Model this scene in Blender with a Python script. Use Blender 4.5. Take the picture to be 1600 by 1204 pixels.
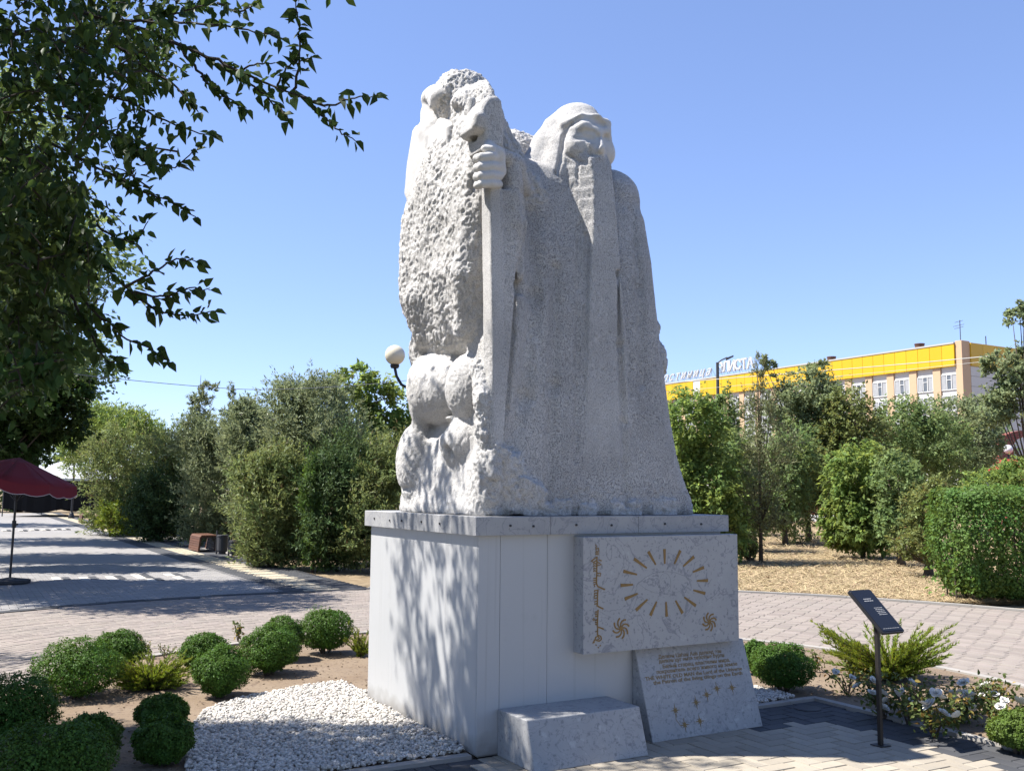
import bpy, math, random
import numpy as np
from mathutils import Vector, Matrix

for _o in list(bpy.data.objects):
    bpy.data.objects.remove(_o)
SC = bpy.context.scene
COL = SC.collection

# ------------------------------------------------------------------ camera
EYE = 1.6
FPX, PITCH, ROLL = 1510.0, 0.109, 0.008
cam_d = bpy.data.cameras.new('camera')
cam_d.sensor_fit = 'HORIZONTAL'
cam_d.sensor_width = 36.0
cam_d.lens = 36.0 * FPX / 1600.0
cam_d.clip_start = 0.05
cam_d.clip_end = 3000
cam_o = bpy.data.objects.new('camera', cam_d)
COL.objects.link(cam_o)
_cp, _sp, _cr, _sr = math.cos(PITCH), math.sin(PITCH), math.cos(ROLL), math.sin(ROLL)
_ri = Vector((1, 0, 0)); _up = Vector((0, -_sp, _cp)); _fw = Vector((0, _cp, _sp))
CR = _ri * _cr + _up * _sr
CU = _up * _cr - _ri * _sr
cam_o.matrix_world = Matrix(((CR.x, CU.x, -_fw.x, 0), (CR.y, CU.y, -_fw.y, 0), (CR.z, CU.z, -_fw.z, EYE), (0, 0, 0, 1)))
SC.camera = cam_o

# ------------------------------------------------------------------ sky, sun, exposure
SUN_EL, SUN_BACK = math.radians(57), math.radians(0)     # height of the sun; how far behind the picture plane it stands, on the left
SUN = Vector((-math.cos(SUN_EL) * math.cos(SUN_BACK), math.cos(SUN_EL) * math.sin(SUN_BACK), math.sin(SUN_EL)))
world = bpy.data.worlds.new('World'); SC.world = world
world.use_nodes = True
wn = world.node_tree; wn.nodes.clear()
w_out = wn.nodes.new('ShaderNodeOutputWorld'); w_bg = wn.nodes.new('ShaderNodeBackground')
w_sky = wn.nodes.new('ShaderNodeTexSky')
w_sky.sky_type = 'NISHITA'; w_sky.sun_disc = False
w_sky.sun_elevation = SUN_EL
w_sky.sun_rotation = math.atan2(SUN.x, SUN.y)
w_sky.altitude = 1500; w_sky.air_density = 1.0; w_sky.dust_density = 0.0; w_sky.ozone_density = 3.0
w_bg.inputs['Strength'].default_value = 0.098
w_gm = wn.nodes.new('ShaderNodeGamma'); w_gm.inputs['Gamma'].default_value = 0.75       # the phone's flatter rendering of the whole sky
w_mx = wn.nodes.new('ShaderNodeMix'); w_mx.data_type = 'RGBA'; w_mx.blend_type = 'MULTIPLY'; w_mx.inputs[0].default_value = 1; w_mx.inputs[7].default_value = (1.15, 1.21, 1.52, 1)
wn.links.new(w_sky.outputs[0], w_gm.inputs[0]); wn.links.new(w_gm.outputs[0], w_mx.inputs[6]); wn.links.new(w_mx.outputs[2], w_bg.inputs[0]); wn.links.new(w_bg.outputs[0], w_out.inputs[0])
sun_d = bpy.data.lights.new('sun', 'SUN'); sun_d.energy = 5.0; sun_d.angle = math.radians(0.53); sun_d.color = (1.0, 0.96, 0.90)
sun_o = bpy.data.objects.new('sun', sun_d); COL.objects.link(sun_o)
sun_o.rotation_euler = SUN.to_track_quat('Z', 'Y').to_euler()
sun_o.location = (-20, 10, 40)
SC.view_settings.view_transform = 'Standard'; SC.view_settings.look = 'None'
SC.view_settings.gamma = 1.0; SC.view_settings.use_curve_mapping = False
SC.view_settings.exposure = 1.25
SC.render.engine = 'CYCLES'
SC.cycles.max_bounces = 6; SC.cycles.diffuse_bounces = 3; SC.cycles.transparent_max_bounces = 8

# ------------------------------------------------------------------ helpers
RNG = np.random.default_rng(7)
random.seed(7)

def ray(px, py):
    """Direction of the line of sight through a point of the photograph (1600 x 1204)."""
    d = CR * ((px - 800) / FPX) - CU * ((py - 602) / FPX) + _fw
    return np.array(d)
def gnd(px, py, z=0.0):
    d = ray(px, py); return np.array((0, 0, EYE)) + d * ((z - EYE) / d[2])
def at(px, py, Y):
    d = ray(px, py); return np.array((0, 0, EYE)) + d * (Y / d[1])
def proj(P):
    P = np.atleast_2d(P) - np.array((0, 0, EYE))
    z = P @ np.array(_fw); return 800 + FPX * (P @ np.array(CR)) / z, 602 - FPX * (P @ np.array(CU)) / z

def tag(o, label=None, cat=None, group=None, kind=None):
    if label: o['label'] = label
    if cat: o['category'] = cat
    if group: o['group'] = group
    if kind: o['kind'] = kind
    return o
def empty(name, loc, rz=0.0):
    o = bpy.data.objects.new(name, None); COL.objects.link(o)
    o.location = loc; o.rotation_euler = (0, 0, rz); o.empty_display_size = 0.2
    return o
def mesh(name, V, F, mat=None, parent=None, smooth=False, loc=None, rz=None):
    V = np.asarray(V, dtype=np.float32).reshape(-1, 3)
    me = bpy.data.meshes.new(name)
    if isinstance(F, np.ndarray):
        k = F.shape[1]
        me.vertices.add(len(V)); me.vertices.foreach_set('co', V.ravel())
        me.loops.add(F.size); me.loops.foreach_set('vertex_index', F.ravel().astype(np.int32))
        me.polygons.add(len(F)); me.polygons.foreach_set('loop_start', np.arange(0, F.size, k, dtype=np.int32))
        me.update(calc_edges=True)
    else:
        me.from_pydata([tuple(v) for v in V.tolist()], [], F)
        me.update()
    if smooth: me.polygons.foreach_set('use_smooth', np.ones(len(me.polygons), dtype=bool))
    if mat: me.materials.append(mat)
    o = bpy.data.objects.new(name, me); COL.objects.link(o)
    if parent: o.parent = parent
    if loc is not None: o.location = loc
    if rz is not None: o.rotation_euler = (0, 0, rz)
    return o
def inst(src, name=None, parent=None, loc=None, rot=None, scale=None):
    o = src.copy(); COL.objects.link(o)
    if name: o.name = name
    o.parent = parent if parent is not None else src.parent
    if loc is not None: o.location = loc
    if rot is not None: o.rotation_euler = rot
    if scale is not None: o.scale = scale
    return o

class MB:
    """Collects vertices and faces of one part."""
    def __init__(s): s.V = []; s.F = []
    def add(s, V, F):
        n = len(s.V); s.V += [tuple(map(float, v)) for v in V]; s.F += [tuple(i + n for i in f) for f in F]; return s
    def hexa(s, b, t):
        """Two quads, bottom and top, each counter-clockwise seen from above."""
        return s.add(list(b) + list(t), [(3, 2, 1, 0), (4, 5, 6, 7), (0, 1, 5, 4), (1, 2, 6, 5), (2, 3, 7, 6), (3, 0, 4, 7)])
    def box(s, a, b, bev=0.0):
        (x0, y0, z0), (x1, y1, z1) = a, b
        if bev <= 0:
            return s.hexa([(x0, y0, z0), (x1, y0, z0), (x1, y1, z0), (x0, y1, z0)], [(x0, y0, z1), (x1, y0, z1), (x1, y1, z1), (x0, y1, z1)])
        c = [(x0, y0), (x1, y0), (x1, y1), (x0, y1)]
        i = [(x0 + bev, y0 + bev), (x1 - bev, y0 + bev), (x1 - bev, y1 - bev), (x0 + bev, y1 - bev)]
        V = [(*p, z0) for p in c] + [(*p, z1 - bev) for p in c] + [(*p, z1) for p in i]
        F = [(3, 2, 1, 0)] + [(k, (k + 1) % 4, 4 + (k + 1) % 4, 4 + k) for k in range(4)] + [(4 + k, 4 + (k + 1) % 4, 8 + (k + 1) % 4, 8 + k) for k in range(4)] + [(8, 9, 10, 11)]
        return s.add(V, F)
    def tube(s, pts, rad, n=8, cap=True):
        pts = [Vector(p) for p in pts]
        if not hasattr(rad, '__len__'): rad = [rad] * len(pts)
        V = []; F = []; prev = None
        for i, p in enumerate(pts):
            d = (pts[min(i + 1, len(pts) - 1)] - pts[max(i - 1, 0)]).normalized()
            if prev is None:
                a = Vector((0, 0, 1)) if abs(d.z) < 0.9 else Vector((1, 0, 0))
                x = d.cross(a).normalized()
            else:
                x = (prev - d * prev.dot(d)).normalized()
            prev = x; y = d.cross(x)
            for k in range(n):
                w = 2 * math.pi * k / n
                V.append(p + (x * math.cos(w) + y * math.sin(w)) * rad[i])
        for i in range(len(pts) - 1):
            for k in range(n):
                F.append((i * n + k, i * n + (k + 1) % n, (i + 1) * n + (k + 1) % n, (i + 1) * n + k))
        if cap:
            F.append(tuple(range(n - 1, -1, -1))); F.append(tuple((len(pts) - 1) * n + k for k in range(n)))
        return s.add(V, F)
    def lathe(s, c, prof, n=16, axis=None):
        V = []; F = []
        for r, z in prof:
            for k in range(n):
                w = 2 * math.pi * k / n; V.append((c[0] + r * math.cos(w), c[1] + r * math.sin(w), c[2] + z))
        for i in range(len(prof) - 1):
            for k in range(n):
                F.append((i * n + k, i * n + (k + 1) % n, (i + 1) * n + (k + 1) % n, (i + 1) * n + k))
        F.append(tuple(range(n - 1, -1, -1))); F.append(tuple((len(prof) - 1) * n + k for k in range(n)))
        return s.add(V, F)
    def prism(s, poly, o, ax, ay, az, depth):
        """Extrudes a 2-D outline (in the axes ax, ay at o) by depth along az."""
        o, ax, ay, az = map(np.asarray, (o, ax, ay, az))
        n = len(poly)
        A = [o + ax * p[0] + ay * p[1] for p in poly]; B = [a + az * depth for a in A]
        return s.add(A + B, [tuple(range(n - 1, -1, -1)), tuple(range(n, 2 * n))] + [(k, (k + 1) % n, n + (k + 1) % n, n + k) for k in range(n)])
    def build(s, name, mat, parent=None, smooth=False, loc=None, rz=None):
        return mesh(name, s.V, s.F, mat, parent, smooth, loc, rz)

def autosmooth(o, deg=40):
    me = o.data
    me.polygons.foreach_set('use_smooth', np.ones(len(me.polygons), dtype=bool))
    try: me.set_sharp_from_angle(angle=math.radians(deg))
    except Exception: pass
    return o

# value noise on arrays of points
def _hash(ix, iy, iz, seed):
    h = (ix.astype(np.int64) * 374761393 + iy.astype(np.int64) * 668265263 + iz.astype(np.int64) * 2147483647 + seed * 974634777) & 0xFFFFFFFF
    h = ((h ^ (h >> 13)) * 1274126177) & 0xFFFFFFFF
    return ((h ^ (h >> 16)) & 0xFFFF) / 65535.0
def vnoise(P, scale, seed=0):
    Q = np.asarray(P, dtype=np.float64) * scale
    i = np.floor(Q); f = Q - i; f = f * f * (3 - 2 * f); i = i.astype(np.int64)
    r = 0
    for dx in (0, 1):
        for dy in (0, 1):
            for dz in (0, 1):
                w = (f[:, 0] if dx else 1 - f[:, 0]) * (f[:, 1] if dy else 1 - f[:, 1]) * (f[:, 2] if dz else 1 - f[:, 2])
                r = r + w * _hash(i[:, 0] + dx, i[:, 1] + dy, i[:, 2] + dz, seed)
    return r * 2 - 1
def fbm(P, scale, seed=0, oct=3):
    r = 0; a = 1.0; t = 0
    for k in range(oct):
        r = r + a * vnoise(P, scale * 2 ** k, seed + 17 * k); t += a; a *= 0.5
    return r / t

# ------------------------------------------------------------------ material helper
ALB = 0.80                                        # overall reflectance against the first colour estimates
def material(name, base=(0.5, 0.5, 0.5), rough=0.8, var=0.0, noise=(6.0, 0.0), tint=None, bump=(0.0, 40.0), spots=None, metal=0.0, spec=0.3,
             hue=0.0, coords='Object', emis=None, rnd=0.0, veins=None, sat=0.0):
    """Principled material; var/noise: large blotches towards tint; rnd: value change per island and per object; spots: (colour, scale, threshold)."""
    m = bpy.data.materials.new(name); m.use_nodes = True
    nt = m.node_tree; N = nt.nodes; L = nt.links
    b = N['Principled BSDF']
    sc_ = lambda c_: tuple(x * ALB for x in c_)
    base = sc_(base); tint = sc_(tint) if tint else None
    if veins: veins = (sc_(veins[0]), *veins[1:])
    if spots: spots = [(sc_(s_[0]), *s_[1:]) for s_ in (spots if isinstance(spots, list) else [spots])]
    b.inputs['Roughness'].default_value = rough; b.inputs['Metallic'].default_value = metal
    b.inputs['Specular IOR Level'].default_value = spec
    tc = N.new('ShaderNodeTexCoord'); co = tc.outputs[coords]
    rgb = N.new('ShaderNodeRGB'); rgb.outputs[0].default_value = (*base, 1); c = rgb.outputs[0]
    def mix(a, bcol, fac, mode='MIX'):
        x = N.new('ShaderNodeMix'); x.data_type = 'RGBA'; x.blend_type = mode
        if hasattr(fac, 'is_linked') or hasattr(fac, 'links'): L.new(fac, x.inputs[0])
        else: x.inputs[0].default_value = fac
        L.new(a, x.inputs[6])
        if isinstance(bcol, tuple): x.inputs[7].default_value = (*bcol, 1)
        else: L.new(bcol, x.inputs[7])
        return x.outputs[2]
    def noise_tex(scale, detail=5, rgh=0.6):
        n = N.new('ShaderNodeTexNoise'); n.inputs['Scale'].default_value = scale; n.inputs['Detail'].default_value = detail; n.inputs['Roughness'].default_value = rgh
        L.new(co, n.inputs['Vector']); return n.outputs['Fac']
    def ramp(f, a, bb):
        r = N.new('ShaderNodeMapRange'); r.inputs['From Min'].default_value = a; r.inputs['From Max'].default_value = bb; L.new(f, r.inputs['Value']); return r.outputs[0]
    if noise[1] > 0 and tint is not None:
        f = ramp(noise_tex(noise[0]), 0.35, 0.68)
        mu = N.new('ShaderNodeMath'); mu.operation = 'MULTIPLY'; mu.inputs[1].default_value = noise[1]; L.new(f, mu.inputs[0])
        c = mix(c, tint, mu.outputs[0])
    if veins:
        col, sc, wd = veins
        n = N.new('ShaderNodeTexNoise'); n.inputs['Scale'].default_value = sc; n.inputs['Detail'].default_value = 6; n.inputs['Distortion'].default_value = 1.2; L.new(co, n.inputs['Vector'])
        s1 = N.new('ShaderNodeMath'); s1.operation = 'SUBTRACT'; s1.inputs[1].default_value = 0.5; L.new(n.outputs['Fac'], s1.inputs[0])
        s2 = N.new('ShaderNodeMath'); s2.operation = 'ABSOLUTE'; L.new(s1.outputs[0], s2.inputs[0])
        c = mix(c, col, ramp(s2.outputs[0], wd, 0.0))
    if spots:
        for col, sc, lo, hi in (spots if isinstance(spots, list) else [spots]):
            c = mix(c, col, ramp(noise_tex(sc, 3, 0.65), lo, hi))
    if rnd > 0 or hue > 0:
        geo = N.new('ShaderNodeNewGeometry'); oi = N.new('ShaderNodeObjectInfo')
        ad = N.new('ShaderNodeMath'); ad.operation = 'ADD'; L.new(geo.outputs['Random Per Island'], ad.inputs[0]); L.new(oi.outputs['Random'], ad.inputs[1])
        fr = N.new('ShaderNodeMath'); fr.operation = 'FRACT'; L.new(ad.outputs[0], fr.inputs[0])
        hs = N.new('ShaderNodeHueSaturation'); L.new(c, hs.inputs['Color'])
        mr = N.new('ShaderNodeMapRange'); mr.inputs['To Min'].default_value = 1 - rnd; mr.inputs['To Max'].default_value = 1 + rnd; L.new(fr.outputs[0], mr.inputs['Value']); L.new(mr.outputs[0], hs.inputs['Value'])
        if hue > 0:
            m7 = N.new('ShaderNodeMath'); m7.operation = 'MULTIPLY'; m7.inputs[1].default_value = 7.31; L.new(fr.outputs[0], m7.inputs[0])
            f7 = N.new('ShaderNodeMath'); f7.operation = 'FRACT'; L.new(m7.outputs[0], f7.inputs[0])
            mh = N.new('ShaderNodeMapRange'); mh.inputs['To Min'].default_value = 0.5 - hue; mh.inputs['To Max'].default_value = 0.5 + hue; L.new(f7.outputs[0], mh.inputs['Value']); L.new(mh.outputs[0], hs.inputs['Hue'])
        c = hs.outputs[0]
    L.new(c, b.inputs['Base Color'])
    if bump[0] > 0:
        bp = N.new('ShaderNodeBump'); bp.inputs['Strength'].default_value = bump[0]; bp.inputs['Distance'].default_value = 0.4 / bump[1]
        L.new(noise_tex(bump[1], 6, 0.65), bp.inputs['Height']); L.new(bp.outputs[0], b.inputs['Normal'])
    if emis:
        b.inputs['Emission Color'].default_value = (*emis[0], 1); b.inputs['Emission Strength'].default_value = emis[1]
    return m

def leaf_material(name, base, back=None, rnd=0.35, hue=0.03, trans=0.35, rough=0.5, dry=None):
    m = bpy.data.materials.new(name); m.use_nodes = True
    nt = m.node_tree; N = nt.nodes; L = nt.links; N.clear()
    out = N.new('ShaderNodeOutputMaterial')
    geo = N.new('ShaderNodeNewGeometry'); oi = N.new('ShaderNodeObjectInfo'); tc = N.new('ShaderNodeTexCoord')
    ad = N.new('ShaderNodeMath'); ad.operation = 'ADD'; L.new(geo.outputs['Random Per Island'], ad.inputs[0]); L.new(oi.outputs['Random'], ad.inputs[1])
    fr = N.new('ShaderNodeMath'); fr.operation = 'FRACT'; L.new(ad.outputs[0], fr.inputs[0])
    rgb = N.new('ShaderNodeRGB'); rgb.outputs[0].default_value = (*base, 1); c = rgb.outputs[0]
    if dry:                                          # a share of dry, yellowed leaves
        col, share = dry
        lt = N.new('ShaderNodeMath'); lt.operation = 'LESS_THAN'; lt.inputs[1].default_value = share; L.new(fr.outputs[0], lt.inputs[0])
        x = N.new('ShaderNodeMix'); x.data_type = 'RGBA'; L.new(lt.outputs[0], x.inputs[0]); L.new(c, x.inputs[6]); x.inputs[7].default_value = (*col, 1); c = x.outputs[2]
    ns = N.new('ShaderNodeTexNoise'); ns.inputs['Scale'].default_value = 1.6; ns.inputs['Detail'].default_value = 3; L.new(tc.outputs['Object'], ns.inputs['Vector'])
    hs = N.new('ShaderNodeHueSaturation'); L.new(c, hs.inputs['Color'])
    m7 = N.new('ShaderNodeMath'); m7.operation = 'MULTIPLY'; m7.inputs[1].default_value = 7.31; L.new(fr.outputs[0], m7.inputs[0])
    f7 = N.new('ShaderNodeMath'); f7.operation = 'FRACT'; L.new(m7.outputs[0], f7.inputs[0])
    mr = N.new('ShaderNodeMapRange'); mr.inputs['To Min'].default_value = 1 - rnd; mr.inputs['To Max'].default_value = 1 + rnd; L.new(f7.outputs[0], mr.inputs['Value']); L.new(mr.outputs[0], hs.inputs['Value'])
    mh = N.new('ShaderNodeMapRange'); mh.inputs['From Min'].default_value = 0.3; mh.inputs['From Max'].default_value = 0.7; mh.inputs['To Min'].default_value = 0.5 - hue; mh.inputs['To Max'].default_value = 0.5 + hue; L.new(ns.outputs['Fac'], mh.inputs['Value']); L.new(mh.outputs[0], hs.inputs['Hue'])
    c = hs.outputs[0]
    b = N.new('ShaderNodeBsdfPrincipled'); b.inputs['Roughness'].default_value = rough; b.inputs['Specular IOR Level'].default_value = 0.12
    L.new(c, b.inputs['Base Color'])
    t = N.new('ShaderNodeBsdfTranslucent')
    hb = N.new('ShaderNodeHueSaturation'); hb.inputs['Hue'].default_value = 0.47; hb.inputs['Saturation'].default_value = 1.1; hb.inputs['Value'].default_value = 1.7; L.new(c, hb.inputs['Color']); L.new(hb.outputs[0], t.inputs['Color'])
    mx = N.new('ShaderNodeMixShader'); mx.inputs[0].default_value = trans
    L.new(b.outputs[0], mx.inputs[1]); L.new(t.outputs[0], mx.inputs[2]); L.new(mx.outputs[0], out.inputs[0])
    return m

# frame of the monument: origin at the plinth's near bottom corner, u along its right face, v along its left face
MO = np.array((-0.199, 6.038, 0.0)); YAW = 0.519
MU = np.array((math.cos(YAW), math.sin(YAW), 0.0)); MV = np.array((-math.sin(YAW), math.cos(YAW), 0.0))
LU, LV, ZC, ZT = 1.963, 1.784, 1.327, 1.443
def mon(u, v, z=0.0): return MO + MU * u + MV * v + np.array((0, 0, z))
def to_uv(P): 
    P = np.atleast_2d(P)[:, :3] - MO; return P @ MU, P @ MV
# ------------------------------------------------------------------ ground, paths, plaza
RC = np.array((0.21, 7.30))                    # centre of the round path
R_IN, R_OUT = 4.25, 9.55
def r_out(th):                                 # outer edge of the path, nearer on the plaza side
    d = math.degrees(th) % 360
    return float(np.interp(d, [0, 40, 100, 112, 150, 200, 300, 360], [9.6, 9.6, 9.55, 9.05, 8.75, 8.75, 9.6, 9.6]))
def stuff(o): o['kind'] = 'stuff'; return o
def structure(o): o['kind'] = 'structure'; return o

M_dry = material('dry_ground', (.265, .198, .118), .95, noise=(.45, .7), tint=(.22, .16, .092), bump=(.6, 14), spots=[((.32, .245, .15), 3.0, .50, .66), ((.17, .125, .075), 7, .60, .74)])
M_soil = material('bed_soil', (.205, .148, .098), .95, noise=(2.2, .7), tint=(.265, .205, .145), bump=(.8, 45), spots=[((.13, .09, .065), 26, .55, .66)])
M_joint = material('joint_sand', (.13, .115, .10), .95, bump=(.3, 60))
M_pink = material('pink_paver', (.285, .242, .208), .85, noise=(1.3, .5), tint=(.24, .212, .188), rnd=.12, hue=.008, bump=(.35, 120), spots=[((.205, .165, .145), 9, .58, .75)])
M_grey = material('grey_paver', (.30, .285, .27), .85, noise=(.9, .5), tint=(.26, .25, .245), rnd=.09, bump=(.35, 120))
M_cream = material('cream_paver', (.50, .43, .31), .85, noise=(2, .4), tint=(.45, .40, .31), rnd=.08, bump=(.3, 120))
M_yellow = material('yellow_paver', (.385, .335, .26), .85, noise=(2.5, .55), tint=(.32, .29, .245), rnd=.10, bump=(.4, 140), spots=[((.26, .225, .18), 14, .60, .74)])
M_dark = material('charcoal_paver', (.060, .062, .068), .8, noise=(2.5, .6), tint=(.085, .085, .088), rnd=.16, bump=(.4, 140))
M_kerb = material('kerb_concrete', (.37, .345, .31), .9, noise=(3, .6), tint=(.30, .28, .255), rnd=.06, bump=(.5, 90))
M_white_tile = material('white_tile', (.60, .56, .49), .8, rnd=.06, bump=(.2, 120))

# the far plaza beyond the bricks built one by one: bricks in the material
def far_paving_material():
    m = bpy.data.materials.new('far_plaza_paving'); m.use_nodes = True
    nt = m.node_tree; N = nt.nodes; L = nt.links; b = N['Principled BSDF']; b.inputs['Roughness'].default_value = .85
    tc = N.new('ShaderNodeTexCoord'); br = N.new('ShaderNodeTexBrick')
    br.inputs['Scale'].default_value = 1; br.inputs['Brick Width'].default_value = .2; br.inputs['Row Height'].default_value = .1; br.inputs['Mortar Size'].default_value = .005
    br.inputs['Color1'].default_value = (.255, .24, .228, 1); br.inputs['Color2'].default_value = (.22, .21, .20, 1); br.inputs['Mortar'].default_value = (.13, .12, .11, 1)
    L.new(tc.outputs['Object'], br.inputs['Vector'])
    n = N.new('ShaderNodeTexNoise'); n.inputs['Scale'].default_value = .7; n.inputs['Detail'].default_value = 5; L.new(tc.outputs['Object'], n.inputs['Vector'])
    x = N.new('ShaderNodeMix'); x.data_type = 'RGBA'; x.blend_type = 'MULTIPLY'; x.inputs[0].default_value = .5
    r = N.new('ShaderNodeMapRange'); r.inputs['From Min'].default_value = .3; r.inputs['From Max'].default_value = .7; r.inputs['To Min'].default_value = .75; r.inputs['To Max'].default_value = 1.1; L.new(n.outputs['Fac'], r.inputs['Value'])
    L.new(br.outputs['Color'], x.inputs[6]); L.new(r.outputs[0], x.inputs[7]); L.new(x.outputs[2], b.inputs['Base Color'])
    return m
M_far = far_paving_material()

# one sheet to the horizon
def sheet(name, poly, z, mat, **k):
    return structure(mesh(name, [(*p[:2], z) for p in poly], [tuple(range(len(poly)))], mat, **k))
def ground_sheet():
    rr = [0, 4, 8, 12, 18, 26, 40, 70, 140, 400, 1500]; n = 72
    V = []; F = []
    for r in rr:
        for k in range(n):
            a = 2 * math.pi * k / n; x, y = r * math.cos(a), r * math.sin(a) + 8
            z = -.055
            d = max(0, y - 19 + .25 * abs(x - 12)) if x > 1 else 0
            z += min(.9, d * .012) if x > 1 else 0          # the dry lawn on the right rises gently
            V.append((x, y, z))
    for i in range(len(rr) - 1):
        for k in range(n):
            F.append((i * n + k, i * n + (k + 1) % n, (i + 1) * n + (k + 1) % n, (i + 1) * n + k))
    return structure(mesh('ground', V, [f[::-1] for f in F] if False else [(f[0], f[3], f[2], f[1]) for f in F], M_dry, smooth=True))
ground_sheet()
M_unseen_lawn = material('unseen_bounce_lawn', (.055, .080, .028), .95, noise=(.5, .8), tint=(.085, .095, .04), bump=(.6, 20))
sheet('lawn', [(-60, -70), (60, -70), (60, 1.0), (9.3, 1.0), (6.5, -.2), (4.5, -1.6), (1.5, -2.6), (-1.5, -2.6), (-4.5, -1.6), (-6.5, -.2), (-9.3, 1.0), (-60, 1.0)], -.045, M_unseen_lawn)   # unseen lawn added behind the viewpoint to cut warm bounced light

# --- bricks: a brick is a slightly bevelled cut of five faces
BV = .0035
def brick_geo(c4, z0, z1):
    """Vertices and faces of one brick from its four ground corners (counter-clockwise)."""
    c = np.asarray(c4, float); m = c.mean(0)
    i = c + (m - c) / np.linalg.norm(m - c, axis=1)[:, None] * BV * 1.4
    V = [(*p, z0) for p in c] + [(*p, z1 - BV) for p in c] + [(*p, z1) for p in i]
    F = [(k, (k + 1) % 4, 4 + (k + 1) % 4, 4 + k) for k in range(4)] + [(4 + k, 4 + (k + 1) % 4, 8 + (k + 1) % 4, 8 + k) for k in range(4)] + [(8, 9, 10, 11)]
    return V, F
def lay(name, quads, mat, parent, singles, part_name='paver', depth=.05, top=0.0, jit=.0016):
    """Lays bricks: the ones that show largest as single parts, the others joined into one stuff part."""
    Q = [np.asarray(q, float) for q in quads]
    if not Q: return
    mid = np.array([q.mean(0) for q in Q]); px, py = proj(np.c_[mid, np.zeros(len(mid))])
    dist = np.linalg.norm(mid, axis=1); vis = (px > -30) & (px < 1630) & (py < 1230) & (mid[:, 1] > .5)
    order = np.argsort(np.where(vis, dist, 1e3 + dist)); pick = set(order[:singles].tolist()) if singles else set()
    pick = {k for k in pick if vis[k]}
    mb = MB()
    for k, q in enumerate(Q):
        z = top + random.uniform(-jit, jit)
        if k in pick:
            V, F = brick_geo(q - q.mean(0), -depth, 0)
            mesh(part_name, V, F, mat, parent, loc=(q[:, 0].mean(), q[:, 1].mean(), z))
        elif (px[k] > -500 and px[k] < 2100 and mid[k, 1] > .3) or dist[k] < 3:
            mb.add(*brick_geo(q, top - depth, z))
    if mb.V: stuff(mb.build(name, mat, parent))
GAP = .0035
def rect(u, v, w, h):
    c = [(u + GAP, v + GAP), (u + w - GAP, v + GAP), (u + w - GAP, v + h - GAP), (u + GAP, v + h - GAP)]
    return [tuple(mon(a, b)[:2]) for a, b in c]

# --- the ring-shaped path
def ring_sheet(name, r0, r1, z, mat, n=180):
    V = []; F = []
    for k in range(n):
        a = 2 * math.pi * k / n
        for r in (r0, r1(a) if callable(r1) else r1): V.append((RC[0] + r * math.cos(a), RC[1] + r * math.sin(a), z))
    for k in range(n):
        j = (k + 1) % n; F.append((2 * k, 2 * k + 1, 2 * j + 1, 2 * j))
    return structure(mesh(name, V, F, mat))
ring = ring_sheet('ring_path', R_IN - .02, r_out, -.012, M_joint)
quads = []
r = R_IN + .09; row = 0
while r < 9.5:
    n = int(2 * math.pi * r / .205); off = (row % 2) * .5 + random.uniform(-.1, .1)
    for k in range(n):
        a0 = 2 * math.pi * (k + off) / n; a1 = 2 * math.pi * (k + 1 + off) / n
        am = (a0 + a1) / 2
        if r + .1 > r_out(am) - .22: continue
        g = GAP / r
        P = lambda rr, a: (RC[0] + rr * math.cos(a), RC[1] + rr * math.sin(a))
        quads.append([P(r + GAP, a0 + g), P(r + .1 - GAP, a0 + g), P(r + .1 - GAP, a1 - g), P(r + GAP, a1 - g)])
    r += .1; row += 1
lay('pavers', quads, M_pink, ring, 300)
# kerbs of the ring, stone by stone
def arc_kerb(name, rad, w, a0, a1, step, h, mat, parent=None, base=-.06):
    root = parent or structure(empty(name, (0, 0, 0)))
    a = math.radians(a0); e = math.radians(a1)
    while a < e:
        rr = rad(a) if callable(rad) else rad
        b = min(a + step / rr, e); g = .003 / rr; pts = []
        m = MB(); nseg = 3; V = []; z = h + random.uniform(-.003, .003)
        top = []; 
        for i in range(nseg + 1):
            t = a + g + (b - a - 2 * g) * i / nseg
            r2 = rad(t) if callable(rad) else rad
            for q in (r2, r2 + w): top.append((RC[0] + q * math.cos(t), RC[1] + q * math.sin(t)))
        for i in range(nseg):
            c = [top[2 * i], top[2 * i + 1], top[2 * i + 3], top[2 * i + 2]]
            V0 = [(*p, base) for p in c]; V1 = [(*p, z) for p in c]
            m.add(V0 + V1, [(4, 5, 6, 7), (1, 2, 6, 5), (3, 0, 4, 7)] + ([(0, 1, 5, 4)] if i == 0 else []) + ([(2, 3, 7, 6)] if i == nseg - 1 else []))
        m.build('kerb_stone', mat, root)
        a = b
    return root
arc_kerb('inner_kerb', R_IN - .02, .085, 8, 172, .8, .012, M_kerb)
arc_kerb('outer_kerb', lambda t: r_out(t) - .09, .09, 20, 106, .9, .014, M_kerb)
drain = ring_sheet('drain_channel_bed', 8.4, 8.401, -.02, M_dark, 8)
bpy.data.objects.remove(drain)
arc_kerb('drain_channel', lambda t: r_out(t) - .215, .085, 106, 205, .5, .002, M_dark)
arc_kerb('drain_border', lambda t: r_out(t) - .105, .085, 106, 205, .5, .002, M_dark)

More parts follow.
